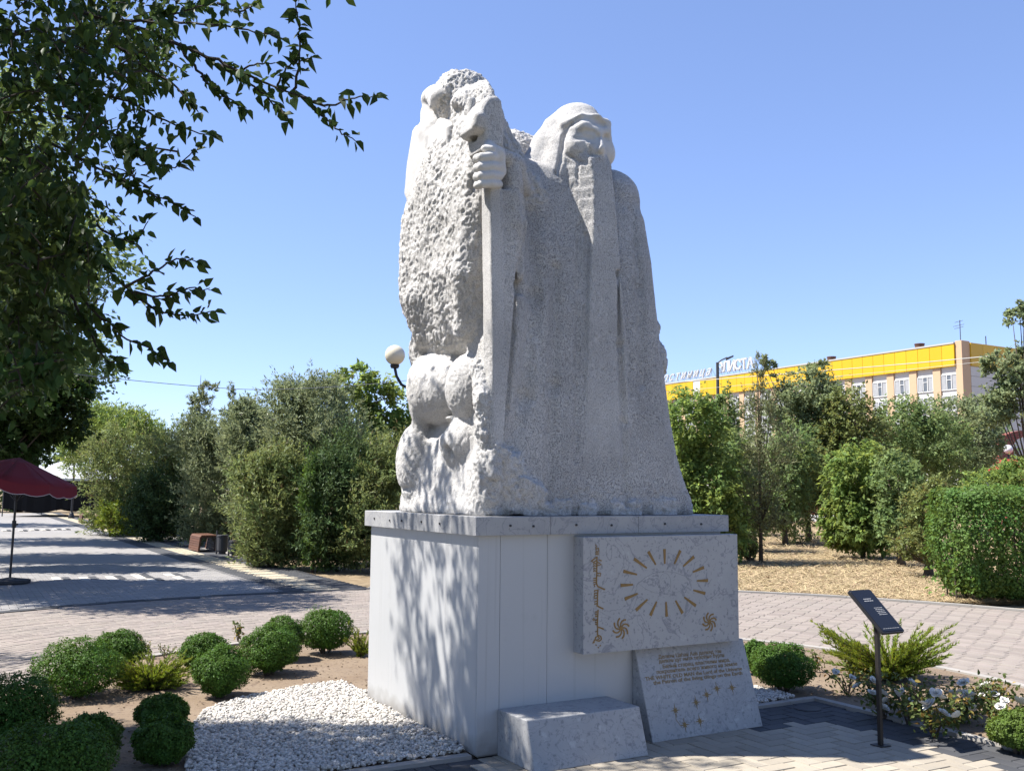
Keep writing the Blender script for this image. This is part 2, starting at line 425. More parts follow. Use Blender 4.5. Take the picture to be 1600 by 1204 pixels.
# --- the plaza, in the monument's axes
U_EDGE = 3.1
def in_ring(p, pad=0.0):
    d = np.asarray(p[:2]) - RC; return np.hypot(*d) < r_out(math.atan2(d[1], d[0])) + pad
pl = structure(empty('plaza', mon(0, 0), YAW))
pz = mesh('plaza_bed', [(-45, 2, -.02), (U_EDGE, 2, -.02), (U_EDGE, 64, -.02), (-45, 64, -.02)], [(0, 1, 2, 3)], M_far, pl); structure(pz)
B0, B1, B2 = 1.70, 2.15, 2.60                 # inner dark band, cream tactile band, outer dark band
V_FAR = 17.0
quads = {k: [] for k in 'gdc'}
v = 2.0; row = 0
while v < V_FAR:
    u = -9.0 + (row % 2) * .1
    while u < U_EDGE - .01:
        w = .2
        k = 'g' if u < B0 - .05 else 'd' if u < B1 - .05 else 'c' if u < B2 - .05 else 'd'
        q = rect(u, v, w, .1); m_ = np.mean(q, 0)
        if not in_ring(m_, .0):
            x, y = proj((*m_, 0))
            if m_[1] > 2 and -150 < x[0] < 760: quads[k].append(q)
        u += w
    v += .1; row += 1
cream_keep = []
for q in quads['c']:                           # the tactile band: rows of cream ribs with darker gaps
    (quads['d'] if (int(to_uv((*np.mean(q, 0), 0))[1][0] / .1) % 6 == 5) else cream_keep).append(q)
lay('grey_pavers', quads['g'], M_grey, structure(empty('plaza_paving', (0, 0, 0))), 300, top=.002)
tac = structure(empty('tactile_strip', (0, 0, 0)))
lay('cream_pavers', cream_keep, M_cream, tac, 150, top=.004)
lay('dark_pavers', quads['d'], M_dark, structure(empty('plaza_border', (0, 0, 0))), 150, top=.002)
# the bands go on into the distance as thin sheets
fb = MB(); fb.box((B0, V_FAR + .01, -.02), (B1, 63.8, -.012)); fb.box((B2, V_FAR + .01, -.02), (U_EDGE, 63.8, -.012)); structure(fb.build('far_border', M_dark, pl))
fc = MB()
for v in np.arange(V_FAR + .02, 63, .6):
    for a in (0, .17, .34): fc.box((B1 + a, v, -.02), (B1 + a + .14, v + .52, -.010))
stuff(fc.build('far_tactile_ribs', M_cream, pl))
# inlaid ornament: white bars with dark bars beside them
def ornament(pts, name):
    root = structure(empty(name, (0, 0, 0), 0))
    for px_, py_, du, lv, dark in pts:
        g = gnd(px_, py_); uu, vv = (a[0] for a in to_uv(g))
        lay('x', [rect(uu, vv, .14, lv)], M_white_tile, root, 1, 'white_inlay', .03, .009, 0)
        if dark: lay('x', [rect(uu + .142 + .02, vv + du, .13, lv)], M_dark, root, 1, 'dark_inlay', .03, .009, 0)
ornament([(83, 906, 0, .5, 1), (128, 906, .1, .6, 1), (172, 906, .1, .75, 1), (216, 904, .1, .9, 1), (232, 908, .1, .5, 1), (262, 900, .1, .5, 1), (278, 905, .1, .55, 1)], 'inlaid_ornament')
ornament([(4, 829, 0, .9, 1), (30, 829, 0, .9, 1), (48, 828, 0, .9, 1), (66, 828, 0, .9, 1), (84, 827, 0, .9, 1), (98, 827, 0, .9, 1)], 'far_ornament')
# paler strip the bench stands on
structure(MB().box((U_EDGE + .01, 17.8, -.03), (U_EDGE + 1.3, 40, -.006)).build('bench_strip', material('pale_slab', (.33, .30, .27), .9, noise=(1.5, .5), tint=(.27, .245, .22), bump=(.4, 60)), pl))

# --- the planted circle: soil, white gravel, paved approach
A_U0, A_U1, A_V = -4.0, 3.08, .20             # the approach: left end, right kerb, back kerb
def in_approach(u, v, pad=0.0):
    return (v < (A_V if u > 1.0 else .02) + pad) & (u < A_U1 + pad)
def bed():
    V = []; F = []; nr, na = 66, 150; 
    for i in range(nr):
        for k in range(na):
            r = R_IN * (i + .02) / (nr - 1) * .998; a = 2 * math.pi * k / na
            V.append((RC[0] + r * math.cos(a), RC[1] + r * math.sin(a), 0))
    V = np.array(V); u, v = to_uv(V)
    z = .018 * fbm(V, 3.0, 41, 3) + .008 * vnoise(V, 16, 43)
    edge = np.clip((R_IN - np.hypot(V[:, 0] - RC[0], V[:, 1] - RC[1])) / .5, 0, 1)
    z = z * edge + .02 * edge - .008
    z = np.where(np.array([bool(in_approach(a, b, .07)) for a, b in zip(u, v)]), -.06, z); V[:, 2] = z
    for i in range(nr - 1):
        for k in range(na):
            j = (k + 1) % na; F.append((i * na + k, (i + 1) * na + k, (i + 1) * na + j, i * na + j))
    return structure(mesh('garden_bed', V, np.array(F), M_soil, smooth=True)), V
bed_o, BEDV = bed()
# kerb of the approach
ap = structure(empty('approach_kerb', mon(0, 0), YAW))
def straight_kerb(u0, v0, u1, v1, w, step=.8):
    d = np.array((u1 - u0, v1 - v0)); L = np.hypot(*d); d = d / L; n = np.array((-d[1], d[0])); k = 0
    while k * step < L - .02:
        a = np.array((u0, v0)) + d * (k * step + .002); b = np.array((u0, v0)) + d * min((k + 1) * step - .002, L)
        c = [a, b, b + n * w, a + n * w]; z = .02 + random.uniform(-.002, .002)
        MB().hexa([(*p, -.06) for p in c], [(*p, z) for p in c]).build('kerb_stone', M_kerb, ap); k += 1
straight_kerb(A_U1, -7, A_U1, A_V + .07, -.07)
straight_kerb(2.02, A_V, A_U1 - .003, A_V, .07)
straight_kerb(-4.0, .0, -.03, .0, .07)
ab = structure(MB().box((A_U0, -7, -.06), (A_U1, A_V, -.016)).build('approach', M_joint, loc=mon(0, 0), rz=YAW))
app = structure(empty('approach_paving', (0, 0, 0)))
hq = {'y': [], 'd': []}
W = .105
for n in range(-90, 90):
    for m in range(-40, 40):
        for (a, b, w, h) in ((0, 0, 2, 1), (0, 1, 1, 2)):
            u = (a + n + 4 * m) * W; v = (b + n) * W - 2
            uc, vc = u + w * W / 2, v + h * W / 2
            if not (A_U0 < u and u + w * W < A_U1 + .12 and v > -6.5 and v + h * W < A_V + .12): continue
            lv_ = A_V if uc > 1.99 else .0
            if u > A_U1 - .02 or v > lv_ - .02: continue
            dark = uc > 2.66 or (uc > 1.9 and vc > -.30) or (uc < -.1 and vc > -.42)
            w2, h2 = min(w * W, A_U1 - u), min(h * W, lv_ - v)
            hq['d' if dark else 'y'].append(rect(u, v, w2, h2))
lay('yellow_pavers', hq['y'], M_yellow, app, 250)
lay('charcoal_pavers', hq['d'], M_dark, app, 250)
# white gravel round the plinth
def pebble_mesh(seed):
    rg = np.random.default_rng(seed)
    t = (1 + 5 ** .5) / 2
    V = np.array([(-1, t, 0), (1, t, 0), (-1, -t, 0), (1, -t, 0), (0, -1, t), (0, 1, t), (0, -1, -t), (0, 1, -t), (t, 0, -1), (t, 0, 1), (-t, 0, -1), (-t, 0, 1)], float) / 1.9
    F = np.array([(0, 11, 5), (0, 5, 1), (0, 1, 7), (0, 7, 10), (0, 10, 11), (1, 5, 9), (5, 11, 4), (11, 10, 2), (10, 7, 6), (7, 1, 8), (3, 9, 4), (3, 4, 2), (3, 2, 6), (3, 6, 8), (3, 8, 9), (4, 9, 5), (2, 4, 11), (6, 2, 10), (8, 6, 7), (9, 8, 1)])
    V = V * (1 + rg.uniform(-.28, .28, (12, 1))) * np.array((1, rg.uniform(.6, .95), rg.uniform(.5, .8)))
    return V, F
def gravel():
    kinds = [pebble_mesh(s) for s in range(12)]
    poly = [gnd(*p)[:2] for p in ((292, 1150), (318, 1118), (380, 1096), (470, 1078), (578, 1062))]
    Vs = []; Fs = []; n0 = 0; cnt = 0
    cand = RNG.uniform((-3.2, -.02), (LU + 1.15, LV + .9), (130000, 2))
    P = MO[:2] + cand[:, :1] * MU[:2] + cand[:, 1:] * MV[:2]
    inside_pl = (cand[:, 0] > -.01) & (cand[:, 0] < LU + .01) & (cand[:, 1] > -.01) & (cand[:, 1] < LV + .01)
    c2 = mon(-.55, .95)[:2]
    d = P - c2; ang = np.arctan2(d[:, 1], d[:, 0])
    lim = []
    pc = np.array(poly)
    for p, ok in zip(P, ~inside_pl):
        lim.append(ok)
    lim = np.array(lim)
    # outline of the gravel: a bay to the left of the plinth, a narrow margin elsewhere
    u, v = cand[:, 0], cand[:, 1]
    q = np.c_[P, np.zeros(len(P))]; px, py = proj(q)
    yb = np.interp(px, [200, 292, 318, 380, 470, 578, 640], [1400, 1150, 1118, 1096, 1078, 1060, 1050])
    wob = .05 * vnoise(q, 3.0, 77)
    left = (u < .05) & (py > yb + 60 * wob) & (px > 285 + 200 * wob) & (u > -2.1)
    right = (u > LU) & (u < 2.97 + wob) & (v > A_V + .07) & (v < .72 + wob)
    back = (v > LV) & (v < LV + .25) & (u > -.05) & (u < LU + .4)
    k = lim & (left | right | back) & ~np.array([bool(in_approach(a, b, .075)) for a, b in zip(u, v)])
    P = P[k]; px = px[k]
    V = []; F = []
    for p in P:
        kv, kf = kinds[random.randrange(12)]
        s = random.uniform(.007, .0165) * (1.35 if random.random() < .12 else 1)
        R = np.array(Matrix.Rotation(random.uniform(0, 6.28), 3, 'Z') @ Matrix.Rotation(random.uniform(-.5, .5), 3, 'X'))
        V.append(kv @ R.T * s + (p[0], p[1], .020 + random.uniform(.0, .024))); F.append(kf + n0); n0 += 12
    m = material('white_pebbles', (.62, .59, .54), .85, rnd=.34, hue=.02, noise=(22, .6), tint=(.42, .38, .33), bump=(.3, 80))
    o = stuff(mesh('gravel', np.concatenate(V), np.concatenate(F), m)); 
    tag(o, 'white marble chippings heaped around the foot of the plinth', 'gravel')
    return len(P)
print('gravel', gravel())
# ------------------------------------------------------------------ the statue: one carved block, modelled as a distance field and meshed
def S(px, py, v):
    d = ray(px, py); o = np.array((0, 0, EYE)) - MO
    t = (v - o @ MV) / (d @ MV); q = o + d * t
    return np.array((q @ MU, v, q[2]))
def SL(px, py, u):
    d = ray(px, py); o = np.array((0, 0, EYE)) - MO
    t = (u - o @ MU) / (d @ MU); q = o + d * t
    return np.array((u, q @ MV, q[2]))

class Sculpt:
    def __init__(s, lo, hi, h):
        s.h = h; s.lo = np.array(lo, dtype=np.float32)
        n = np.ceil((np.array(hi) - s.lo) / h).astype(int) + 1; s.n = n
        s.ax = [s.lo[i] + h * np.arange(n[i], dtype=np.float32) for i in range(3)]
        s.D = np.full(n, 9.0, dtype=np.float32); s.T = np.zeros(n, dtype=np.int8)
    def _win(s, lo, hi):
        sl = []
        for i in range(3):
            a = int(max(0, math.floor((lo[i] - s.lo[i]) / s.h))); b = int(min(s.n[i], math.ceil((hi[i] - s.lo[i]) / s.h) + 1)); sl.append(slice(a, max(a, b)))
        X, Y, Z = np.meshgrid(s.ax[0][sl[0]], s.ax[1][sl[1]], s.ax[2][sl[2]], indexing='ij', sparse=True)
        return tuple(sl), X, Y, Z
    def op(s, f, lo, hi, k, sub, part):
        m = max(k, 0.02) * 1.6 + 3 * s.h
        w, X, Y, Z = s._win(np.asarray(lo) - m, np.asarray(hi) + m)
        if s.D[w].size == 0: return s
        d = f(X, Y, Z).astype(np.float32); D = s.D[w]; d = np.broadcast_to(d, D.shape)
        if sub:
            h = np.clip(0.5 - 0.5 * (D + d) / k, 0, 1); R = D * (1 - h) + (-d) * h + k * h * (1 - h)
        else:
            h = np.clip(0.5 + 0.5 * (D - d) / k, 0, 1); R = D * (1 - h) + d * h - k * h * (1 - h)
            if part: s.T[w] = np.where(d < D, part, s.T[w])
        s.D[w] = R; return s
    def ell(s, c, r, k=0.04, sub=False, part=0, rot=None):
        c = np.asarray(c, float); r = np.asarray(r, float)
        M = np.eye(3) if rot is None else np.array(rot)      # rows: local axes
        def f(X, Y, Z):
            x, y, z = X - c[0], Y - c[1], Z - c[2]
            a = (M[0][0] * x + M[0][1] * y + M[0][2] * z) / r[0]; b = (M[1][0] * x + M[1][1] * y + M[1][2] * z) / r[1]; e = (M[2][0] * x + M[2][1] * y + M[2][2] * z) / r[2]
            k0 = np.sqrt(a * a + b * b + e * e); k1 = np.sqrt((a / r[0]) ** 2 + (b / r[1]) ** 2 + (e / r[2]) ** 2) + 1e-6
            return k0 * (k0 - 1) / k1
        R = max(r); return s.op(f, c - R, c + R, k, sub, part)
    def cap(s, a, b, ra, rb=None, k=0.03, sub=False, part=0):
        a = np.asarray(a, float); b = np.asarray(b, float); rb = ra if rb is None else rb; ab = b - a; L2 = max(ab @ ab, 1e-9)
        def f(X, Y, Z):
            t = np.clip(((X - a[0]) * ab[0] + (Y - a[1]) * ab[1] + (Z - a[2]) * ab[2]) / L2, 0, 1)
            return np.sqrt((X - a[0] - t * ab[0]) ** 2 + (Y - a[1] - t * ab[1]) ** 2 + (Z - a[2] - t * ab[2]) ** 2) - (ra + (rb - ra) * t)
        m = max(ra, rb); return s.op(f, np.minimum(a, b) - m, np.maximum(a, b) + m, k, sub, part)
    def path(s, P, R, k=0.03, sub=False, part=0):
        if not hasattr(R, '__len__'): R = [R] * len(P)
        for i in range(len(P) - 1): s.cap(P[i], P[i + 1], R[i], R[i + 1], k, sub, part)
        return s
    def box(s, c, hs, r=0.03, k=0.03, sub=False, part=0, rot=None):
        c = np.asarray(c, float); hs = np.asarray(hs, float) - r; M = np.eye(3) if rot is None else np.array(rot)
        def f(X, Y, Z):
            x, y, z = X - c[0], Y - c[1], Z - c[2]
            q = [np.abs(M[i][0] * x + M[i][1] * y + M[i][2] * z) - hs[i] for i in range(3)]
            return np.sqrt(np.maximum(q[0], 0) ** 2 + np.maximum(q[1], 0) ** 2 + np.maximum(q[2], 0) ** 2) + np.minimum(np.maximum(np.maximum(q[0], q[1]), q[2]), 0) - r
        R = float(np.linalg.norm(hs)) + r
        ext = np.abs(M).T @ (hs + r)
        return s.op(f, c - ext, c + ext, k, sub, part)
    def loft(s, zs, u0, u1, v0, v1, r=0.1, k=0.05, part=0, sub=False):
        """Rounded rectangle whose four sides are tables over the height."""
        zs = np.asarray(zs, float)
        I = lambda T, Z: np.interp(Z, zs, T) if hasattr(T, '__len__') else T
        def f(X, Y, Z):
            a0, a1, b0, b1 = I(u0, Z), I(u1, Z), I(v0, Z), I(v1, Z)
            qx = np.abs(X - (a0 + a1) / 2) - (a1 - a0) / 2 + r; qy = np.abs(Y - (b0 + b1) / 2) - (b1 - b0) / 2 + r
            d2 = np.sqrt(np.maximum(qx, 0) ** 2 + np.maximum(qy, 0) ** 2) + np.minimum(np.maximum(qx, qy), 0) - r
            qz = np.maximum(zs[0] - Z, Z - zs[-1]) + r * 0.6
            return np.sqrt(np.maximum(d2 + r * 0.6, 0) ** 2 + np.maximum(qz, 0) ** 2) + np.minimum(np.maximum(d2 + r * 0.6, qz), 0) - r * 0.6
        return s.op(f, (np.min(u0), np.min(v0), zs[0]), (np.max(u1), np.max(v1), zs[-1]), k, sub, part)
    def prism(s, poly, axis, a0, a1, r=.02, k=.03, part=0, sub=False):
        """A polygon in the two other axes, extruded along axis from a0 to a1, its edges rounded by r."""
        poly = np.asarray(poly, float); o = [i for i in range(3) if i != axis]
        def f(X, Y, Z):
            G = (X, Y, Z); p, q = np.broadcast_arrays(*[np.take(G[i], 0, axis=axis) for i in o])
            d = np.full(p.shape, 1e9); sg = np.ones(p.shape); n = len(poly)
            for i in range(n):
                a, b = poly[i], poly[i - 1]; ex, ey = b - a; wx, wy = p - a[0], q - a[1]
                t = np.clip((wx * ex + wy * ey) / (ex * ex + ey * ey), 0, 1); d = np.minimum(d, (wx - ex * t) ** 2 + (wy - ey * t) ** 2)
                c1 = q >= a[1]; c2 = q < b[1]; c3 = ex * wy > ey * wx
                sg = np.where((c1 & c2 & c3) | (~c1 & ~c2 & ~c3), -sg, sg)
            d2 = np.expand_dims(sg * np.sqrt(d), axis) + r
            e = np.abs(G[axis] - (a0 + a1) / 2) - (a1 - a0) / 2 + r
            return np.sqrt(np.maximum(d2, 0) ** 2 + np.maximum(e, 0) ** 2) + np.minimum(np.maximum(d2, e), 0) - r
        lo = np.zeros(3); hi = np.zeros(3); lo[axis], hi[axis] = a0, a1; lo[o] = poly.min(0); hi[o] = poly.max(0)
        return s.op(f, lo, hi, k, sub, part)
    def hit(s, px, py, t0=4.5, t1=9.5):
        """Where the line of sight through a point of the photograph first meets the stone so far."""
        d = ray(px, py); dl = np.array((d @ MU, d @ MV, d[2])); o = np.array((0, 0, EYE)) - MO; ol = np.array((o @ MU, o @ MV, o[2]))
        t = np.arange(t0, t1, .003); P = ol + dl * t[:, None]; i = np.round((P - s.lo) / s.h).astype(int)
        ok = np.all((i >= 0) & (i < s.n), 1); D = np.full(len(t), 9.0); j = i[ok]; D[ok] = s.D[j[:, 0], j[:, 1], j[:, 2]]
        k = int(np.argmax(D < 0)); return P[k] if D[k] < 0 else None
    def carve_px(s, pts, r, k=.015, depth=0.0, org=(780, 130), sc=4.141):
        """Cuts a groove along a line drawn on the visible surface."""
        H = [s.hit(org[0] + x / sc, org[1] + y / sc) for x, y in pts]; H = [h for h in H if h is not None]
        return s.path(H, r, k=k, sub=True)
    def surface(s):
        """Naive surface nets: vertices, quads and the part number of every quad."""
        D = s.D; ins = D < 0
        n = D.shape; cnt = np.zeros((n[0] - 1, n[1] - 1, n[2] - 1), dtype=np.int8)
        for a in (0, 1):
            for b in (0, 1):
                for c in (0, 1): cnt += ins[a:n[0] - 1 + a, b:n[1] - 1 + b, c:n[2] - 1 + c]
        act = (cnt > 0) & (cnt < 8)
        ids = np.full(act.shape, -1, dtype=np.int64); idx = np.argwhere(act); ids[act] = np.arange(len(idx))
        P = np.zeros((len(idx), 3)); W = np.zeros(len(idx))
        C = {}
        for a in (0, 1):
            for b in (0, 1):
                for c in (0, 1): C[a, b, c] = D[idx[:, 0] + a, idx[:, 1] + b, idx[:, 2] + c]
        for p in C:
            for d in range(3):
                if p[d] == 0:
                    q = list(p); q[d] = 1; q = tuple(q)
                    x, y = C[p], C[q]; m = (x < 0) != (y < 0)
                    t = np.where(m, x / np.where(m, x - y, 1), 0)
                    for e in range(3): P[:, e] += np.where(m, (p[e] + (t if e == d else 0)), 0)
                    W += m
        P = s.lo + (idx + P / W[:, None]) * s.h
        Q = []; T = []
        for d in range(3):
            sl0 = [slice(1, n[i] - 1) for i in range(3)]; sl0[d] = slice(0, n[d] - 1)
            sl1 = list(sl0); sl1[d] = slice(1, n[d])
            A = ins[tuple(sl0)]; B = ins[tuple(sl1)]
            o = [1, 1, 1]; o[d] = 0
            for flip in (0, 1):
                e = np.argwhere((A & ~B) if flip == 0 else (~A & B)) + np.array(o)
                if len(e) == 0: continue
                d1, d2 = (d + 1) % 3, (d + 2) % 3
                def cell(a, b):
                    q = e.copy(); q[:, d1] -= a; q[:, d2] -= b; return ids[q[:, 0], q[:, 1], q[:, 2]]
                quad = np.stack([cell(1, 1), cell(0, 1), cell(0, 0), cell(1, 0)], 1)
                Q.append(quad if flip == 0 else quad[:, ::-1]); T.append(s.T[e[:, 0], e[:, 1], e[:, 2]])
        return P, np.concatenate(Q), np.concatenate(T)

def rot_from(x=None, y=None, z=None):
    """Local axes as rows, from one or two directions."""
    y = np.asarray(y, float); y = y / np.linalg.norm(y)
    x = np.asarray(x, float); x = x - y * (x @ y); x = x / np.linalg.norm(x)
    return np.stack([x, y, np.cross(x, y)])

VOX = 0.0095
P_BODY, P_ROCK, P_BIRD, P_STAFF, P_HAND, P_HEAD, P_BEARD, P_ANIMAL, P_SLEEVE = range(1, 10)
def sculpt_statue():
    s = Sculpt((-0.12, -0.12, ZT - 0.05), (2.1, 1.75, 4.68), VOX)
    # --- robe of the old man
    zr = [ZT - .03, 1.55, 1.70, 1.84, 2.12, 2.46, 2.62, 2.90, 3.29, 3.63, 3.80, 3.90, 3.97]
    ur = [1.90, 1.845, 1.785, 1.74, 1.68, 1.64, 1.62, 1.595, 1.58, 1.57, 1.525, 1.45, 1.32]
    vf = [.075, .08, .085, .09, .10, .115, .12, .135, .175, .245, .30, .34, .40]
    s.loft(zr, .26, ur, vf, 1.36, r=.17, k=.03, part=P_BODY)
    # hand-like knot of stone on the far right edge at hip height
    s.ell(S(1020, 565, .30), (.085, .12, .15), k=.03, part=P_ROCK); s.ell(S(1014, 515, .28), (.06, .1, .07), k=.02, part=P_ROCK)
    # right shoulder and the rough stone behind the neck
    s.ell((1.36, .62, 3.82), (.27, .33, .24), k=.08, part=P_BODY)
    s.ell((.64, .60, 3.68), (.36, .32, .27), k=.08, part=P_BODY)
    s.ell((.80, 1.02, 4.10), (.34, .26, .30), k=.06, part=P_ROCK)
    s.ell((1.22, .80, 3.93), (.22, .2, .13), k=.06, part=P_ROCK)
    # --- rough mass on the left: a cloak of unhewn rock
    zl = [2.54, 2.68, 2.86, 3.06, 3.26, 3.5, 3.7, 3.82, 3.95, 4.1, 4.25, 4.40, 4.52]
    vb = [1.05, 1.30, 1.40, 1.50, 1.50, 1.50, 1.50, 1.42, 1.28, 1.12, .98, .86, .72]
    u0 = [.20, .11, .075, .055, .048, .048, .055, .065, .09, .13, .16, .19, .24]
    u1 = [.7, .75, .8, .85, .85, .80, .66, .52, .40, .31, .27, .27, .28]
    v0 = [.34, .29, .27, .26, .25, .24, .23, .22, .21, .21, .24, .32, .44]
    s.loft(zl, u0, u1, v0, vb, r=.11, k=.05, part=P_ROCK)
    s.loft([2.28, 2.45, 2.62, 2.80], [.30, .27, .24, .2], .9, .3, [1.52, 1.53, 1.55, 1.54], r=.14, k=.04, part=P_ROCK)        # the recess behind the animal
    s.loft([ZT, 2.0, 2.8], .33, .9, .2, [1.35, 1.22, 1.26], r=.12, k=.03, part=P_ANIMAL)
    s.ell(SL(721, 152, .28), (.20, .22, .21), k=.06, part=P_ROCK)
    s.ell(SL(738, 172, .24), (.16, .18, .17), k=.06, part=P_ROCK)
    s.ell((.25, .52, 4.06), (.16, .26, .3), k=.06, part=P_ROCK)
    s.path([S(776, 205, .45), S(794, 235, .45), S(812, 264, .42)], [.085, .08, .07], k=.04, part=P_ROCK)
    s.ell(SL(690, 300, .15), (.13, .34, .42), k=.08, part=P_ROCK)
    s.ell(SL(672, 400, .17), (.14, .40, .55), k=.08, part=P_ROCK)
    # ridge of rock that ends in an edge beside the staff
    s.path([SL(728, 330, .08), SL(726, 430, .06), SL(722, 520, .09)], [.05, .07, .05], k=.07, part=P_ROCK)
    s.path([SL(655, 470, .08), SL(662, 525, .12)], [.12, .07], k=.08, part=P_ROCK)
    s.path([SL(690, 430, .08), SL(700, 535, .13)], [.08, .05], k=.07, part=P_ROCK)
    # dark slot between that ridge and the staff
    s.path([(.03, .20, 3.55), (.03, .20, 3.1), (.05, .20, 2.55)], [.040, .045, .035], k=.02, sub=True); s.path([(.12, .20, 3.5), (.12, .20, 3.1), (.13, .20, 2.6)], [.034, .036, .03], k=.02, sub=True)
    # hollow under the rock
    s.path([SL(672, 555, .02), SL(700, 558, .02), SL(738, 545, .04)], [.04, .06, .04], k=.03, sub=True)
    s.ell(SL(672, 552, .24), (.17, .13, .20), k=.05, part=P_ROCK)
    # --- lying animal on its ledge
    A = P_ANIMAL
    c = SL(712, 612, .30); s.ell((.28, c[1], c[2] + .01), (.27, .40, .27), k=.04, part=A)
    c = SL(683, 605, .22); s.ell(c, (.22, .26, .26), k=.05, part=A)
    c = SL(736, 606, .18); s.ell(c, (.17, .20, .24), k=.05, part=A)
    s.path([SL(749, 575, .10), SL(757, 620, .10), SL(757, 672, .10)], [.06, .07, .06], k=.04, part=P_ROCK)
    s.path([SL(660, 585, .14), SL(657, 640, .12), SL(657, 680, .14)], [.08, .06, .06], k=.05, part=A)
    s.ell((.42, 1.28, 2.25), (.25, .24, .45), k=.05, part=A)
    s.loft([ZT - .03, 1.55, 1.75, 1.95, 2.1], [.06, .07, .09, .14, .24], .8, [.10, .11, .13, .18, .3], [1.50, 1.48, 1.42, 1.36, 1.2], r=.12, k=.05, part=A)
    c = SL(728, 690, .18); s.ell(c, (.17, .22, .19), k=.04, part=A)          # bent foreleg
    c = SL(706, 672, .14); s.ell(c, (.09, .12, .10), k=.03, part=A)
    s.ell(SL(690, 668, .07), (.12, .17, .065), k=.02, sub=True)               # hollow between body and leg
    c = SL(648, 722, .12); s.ell(c, (.13, .18, .28), k=.05, part=A)
    for x0, x1 in ((655, 652), (677, 678), (703, 712), (735, 745)):
        s.path([SL(x0, 700, .05), SL((x0 + x1) / 2, 745, .03), SL(x1, 790, .0)], [.025, .03, .03], k=.05, sub=True)
    s.path([SL(618, 763, .05), SL(660, 762, .03), SL(700, 768, .01)], [.012] * 3, k=.03, sub=True)
    # rough stumps at the front corner
    R_ = P_ROCK
    s.ell((.15, .14, 1.70), (.10, .09, .30), k=.07, part=R_); s.box((.28, .10, 1.74), (.08, .05, .16), r=.03, k=.06, part=R_, rot=rot_from(x=(1, .3, .3), y=(-.2, 1, .1)))
    s.box((.40, .085, 1.55), (.12, .04, .12), r=.03, k=.05, part=R_, rot=rot_from(x=(1, .1, -.4), y=(0, 1, .15)))
    for uu, w, h in ((.62, .10, .07), (.86, .07, .05), (1.18, .12, .06), (1.52, .10, .07)): s.box((uu, .085, ZT + h * .5), (w, .03, h), r=.02, k=.04, part=R_)
    G_ = P_SLEEVE
    # --- staff with an animal's head, at the corner
    F = P_STAFF
    a, b = S(767, 250, .10), S(774, 700, .10)
    def bar(p, q, hx, hy, r, part):
        ax = np.asarray(q) - np.asarray(p); L = np.linalg.norm(ax)
        s.box((np.asarray(p) + np.asarray(q)) / 2, (hx, L / 2, hy), r=r, k=.012, part=part, rot=rot_from(x=(1, 0, 0), y=ax))
    bar(a, b, .046, .062, .014, F)
    bar(S(773, 690, .10), S(768, 750, .07), .045, .06, .03, P_ANIMAL)
    zz = [S(772, 700, .1)[2], S(780, 600, .1)[2], S(800, 440, .1)[2], S(800, 300, .1)[2]]
    s.loft(zz, .1, [S(777, 700, .11)[0], S(787, 600, .11)[0], S(799, 440, .11)[0], S(806, 300, .11)[0]], [.045, .042, .046, .06], .165, r=.02, k=.01, part=P_SLEEVE)
    t0 = S(770, 172, .12)
    uz = lambda pts, v: [(lambda q: (q[0], q[2]))(S(x, y, v)) for x, y in pts]
    s.prism(uz([(753, 162), (761, 151), (775, 149), (783, 158), (787, 188), (786, 232), (757, 232), (755, 206), (747, 203), (742, 196), (745, 180)], .06), 1, .035, .30, r=.035, k=.025, part=F)
    s.path([S(748, 184, .05), S(744, 196, .06)], [.035, .028], k=.03, part=F)              # muzzle to the left
    s.ell(SL(745, 214, .05), (.04, .05, .03), k=.012, sub=True)                            # open jaw
    s.ell(SL(730, 175, .09), (.05, .045, .05), k=.02, sub=True)                             # ear hollow
    s.path([SL(737, 158, .1), SL(734, 185, .08)], [.03, .02], k=.02, part=F)
    s.loft([1.75, 2.2, 2.6, 2.9], [.13, .13, .15, .18], .5, [.10, .10, .10, .12], .5, r=.02, k=.015, part=G_)
    # --- hand and sleeve
    Hn = P_HAND
    for i, y in enumerate((245, 260, 274, 287)):
        r = (.030, .031, .030, .026)[i]
        s.path([S(780, y + 1, .035), S(768, y, .002), S(752, y + 1, .005), S(746, y + 3, .05), S(746, y + 4, .12)], [r, r * 1.12, r, r, r * .9], k=.006, part=Hn)
    s.path([S(764, 229, .03), S(778, 240, .03), S(782, 268, .05)], [.034, .042, .04], k=.02, part=Hn)   # back of the hand
    s.path([S(757, 232, .02), S(768, 233, .0)], [.024, .028], k=.01, part=Hn)                # thumb over the staff
    s.ell(SL(738, 290, .06), (.05, .07, .09), k=.03, sub=True)
    G = P_SLEEVE
    s.path([S(788, 246, .10), S(802, 258, .14), S(812, 290, .22)], [.055, .07, .08], k=.04, part=G)
    s.path([S(800, 270, .12), S(803, 350, .13), S(803, 425, .14)], [.065, .085, .07], k=.03, part=G)
    s.path([S(795, 437, .10), S(803, 447, .07)], [.03, .02], k=.02, sub=True)
    s.path([S(817, 300, .06), S(822, 380, .08), S(808, 440, .08)], [.018, .022, .02], k=.03, sub=True)
    # --- bird at the top left
    B = P_BIRD
    vz = lambda pts, u: [SL(x, y, u)[1:] for x, y in pts]
    s.prism(vz([(652, 205), (657, 197), (668, 195), (676, 212), (675, 250), (664, 285), (644, 318), (639, 306), (643, 258)], .12), 0, .07, .42, r=.03, k=.02, part=B)
    s.prism(vz([(675, 208), (690, 184), (707, 196), (705, 232), (690, 256), (671, 280), (660, 296), (672, 250)], .12), 0, .085, .45, r=.035, k=.025, part=B)
    s.path([SL(676, 204, .06), SL(674, 250, .06), SL(662, 290, .06)], [.012, .013, .010], k=.012, sub=True)
    s.path([SL(692, 158, .24), SL(684, 180, .22), SL(684, 205, .20)], [.13, .12, .13], k=.05, part=B)
